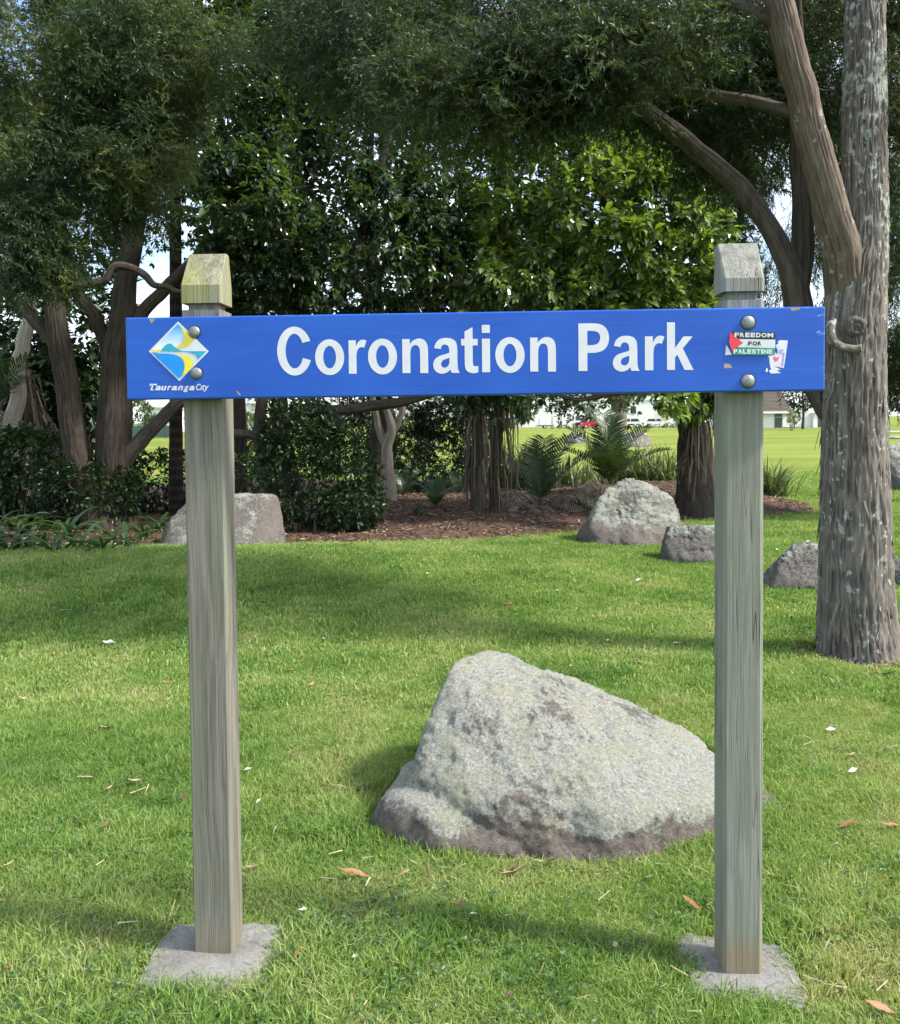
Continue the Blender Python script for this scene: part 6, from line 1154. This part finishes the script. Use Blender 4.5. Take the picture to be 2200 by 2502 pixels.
# shed bark round the foot of the rough barked tree
nb = 420; az = rng.uniform(0, 6.28, nb); rr = 0.27 + np.abs(rng.normal(0, 0.22, nb)); x = T1.location[0] + np.cos(az) * rr; y = T1.location[1] + np.sin(az) * rr; d = np.stack([np.cos(az + rng.normal(0, 1.2, nb)), np.sin(az + rng.normal(0, 1.2, nb)), rng.normal(0, .2, nb)], 1)
V, Fc = instance(chip_v, chip_f, np.c_[x, y, gz(x, y) + rng.uniform(0.004, .025, nb)], frames(d, rng.uniform(-.6, .6, nb)), np.stack([rng.uniform(.03, .12, nb), rng.uniform(.006, .02, nb), rng.uniform(.004, .012, nb)], 1))
tag(link('bark_litter', make_mesh('bark_litter', V, Fc, tint=np.repeat(rng.random(nb) * .9, 6), mats=[mchip])), 'shed bark flakes lying round the foot of the rough barked tree', 'litter', kind='stuff')
# fallen leaves one can pick out
def fallen_mesh(seed, L=1.0, wd=0.3, curl=0.25):
    s = np.linspace(0, 1, 7); w_ = wd * np.sin(np.pi * np.clip(s, .03, .97)) ** .8 / 2; r_ = np.random.default_rng(seed); V = []
    for i in range(7): z = curl * (s[i] - .5) ** 2 * 1.2 + r_.normal(0, .02); V += [(s[i] - .5, -w_[i], z + w_[i] * .6), (s[i] - .5, 0, z), (s[i] - .5, w_[i], z + w_[i] * r_.uniform(.1, .8))]
    return np.array(V), np.array([(3 * i + j, 3 * i + 3 + j, 3 * i + 4 + j, 3 * i + 1 + j) for i in range(6) for j in range(2)])
m_lf = [plain('brown_leaf', (0.24, 0.115, 0.05), 0.6, 0, .35, 30), plain('tan_leaf', (0.36, 0.25, 0.16), 0.7, 0, .3, 30), plain('dark_leaf', (0.10, 0.055, 0.04), 0.6, 0, .3, 30), plain('pale_petal', (0.62, 0.58, 0.54), 0.7, 0, .15, 40)]
LM = {}
for k in range(4):
    for j, (wd, cu) in enumerate(((.26, .3), (.5, .5))):
        V, Fc = fallen_mesh(k * 3 + j, 1, wd, cu); LM[k, j] = make_mesh('fallen_leaf', V, Fc, mats=[m_lf[k]], smooth=True)
LAB = ('curled brown fallen leaf on the grass', 'tan dried fallen leaf on the grass', 'dark withered fallen leaf on the grass', 'small pale petal scrap lying on the grass'); GRP = ('brown fallen leaves', 'tan fallen leaves', 'dark fallen leaves', 'pale petal scraps')
for u, v, L, k, j, az in ((866, 2158, 84, 0, 0, .1), (733, 2352, 62, 0, 0, 1.2), (1690, 2230, 58, 0, 0, 2.1), (1258, 2150, 74, 1, 0, .3), (262, 1792, 40, 1, 0, -.3), (327, 1925, 30, 1, 1, .5), (266, 1945, 26, 1, 1, 1.3), (258, 2035, 22, 0, 1, 1.1), (446, 1965, 22, 2, 1, 1.9), (408, 1680, 22, 0, 1, .3), (686, 1592, 26, 1, 0, -.6), (642, 1482, 22, 2, 1, .4), (710, 1650, 30, 0, 0, .1), (762, 1685, 22, 1, 1, 1.0), (845, 1712, 28, 1, 0, .4), (615, 2140, 28, 1, 1, .2), (28, 1530, 22, 0, 1, .3), (130, 1612, 22, 0, 1, 0), (56, 1720, 22, 1, 1, .6), (20, 2132, 30, 1, 0, 1.1), (28, 2388, 24, 0, 1, .2), (545, 2440, 22, 2, 1, .6), (1352, 2122, 30, 2, 1, .4), (1262, 2137, 24, 2, 1, .9), (1326, 2176, 20, 0, 1, .1), (1250, 2456, 26, 2, 1, .2), (1240, 1486, 34, 0, 0, .1), (1350, 1422, 30, 1, 0, -.2), (1428, 1455, 30, 1, 0, .3), (1565, 1632, 22, 2, 1, .1), (2075, 2035, 66, 0, 0, .15), (2180, 2037, 50, 0, 0, .05), (2080, 1860, 36, 1, 0, .6), (2150, 2490, 84, 0, 0, .05), (1930, 1990, 26, 0, 1, .2), (2170, 1658, 40, 1, 0, -.3), (1870, 1472, 24, 1, 0, .2), (1125, 2230, 26, 2, 1, 1.2), (1505, 2335, 26, 1, 1, 1.5),
                        (266, 1582, 30, 3, 1, .1), (218, 1372, 18, 3, 1, .2), (860, 1562, 22, 3, 1, .4), (605, 1898, 24, 3, 1, .6), (633, 1976, 18, 3, 1, 1.2), (741, 2246, 22, 3, 1, .2), (868, 2364, 26, 3, 1, .8), (1155, 2258, 24, 3, 1, .3), (1242, 2262, 26, 3, 1, .9), (1485, 1578, 24, 3, 1, .2), (1655, 1582, 26, 3, 0, .1), (1395, 1640, 16, 3, 1, .5), (1680, 1702, 24, 3, 1, .3), (1655, 1712, 20, 3, 0, .2), (2030, 1798, 24, 3, 1, .1), (2085, 1900, 24, 3, 1, .2), (615, 2138, 24, 3, 0, .3), (1560, 1425, 14, 3, 1, .3), (1362, 1452, 14, 3, 1, .1), (1045, 1410, 14, 3, 1, .5), (1280, 1440, 14, 3, 1, .7), (1855, 1395, 14, 3, 1, 0), (1900, 1350, 14, 3, 1, .4), (790, 1572, 16, 3, 1, .2), (1975, 1330, 14, 3, 1, .2)):
    p = gp(u, v, 0.030); s_ = L / F * p[1] * 1.05; o = link('fallen_leaf' if k < 3 else 'petal_scrap', LM[k, j], loc=p); o.rotation_euler = (rng.normal(0, .2), rng.normal(0, .2), az); o.scale = (s_, s_, s_); tag(o, LAB[k], 'leaf' if k < 3 else 'petal', GRP[k])
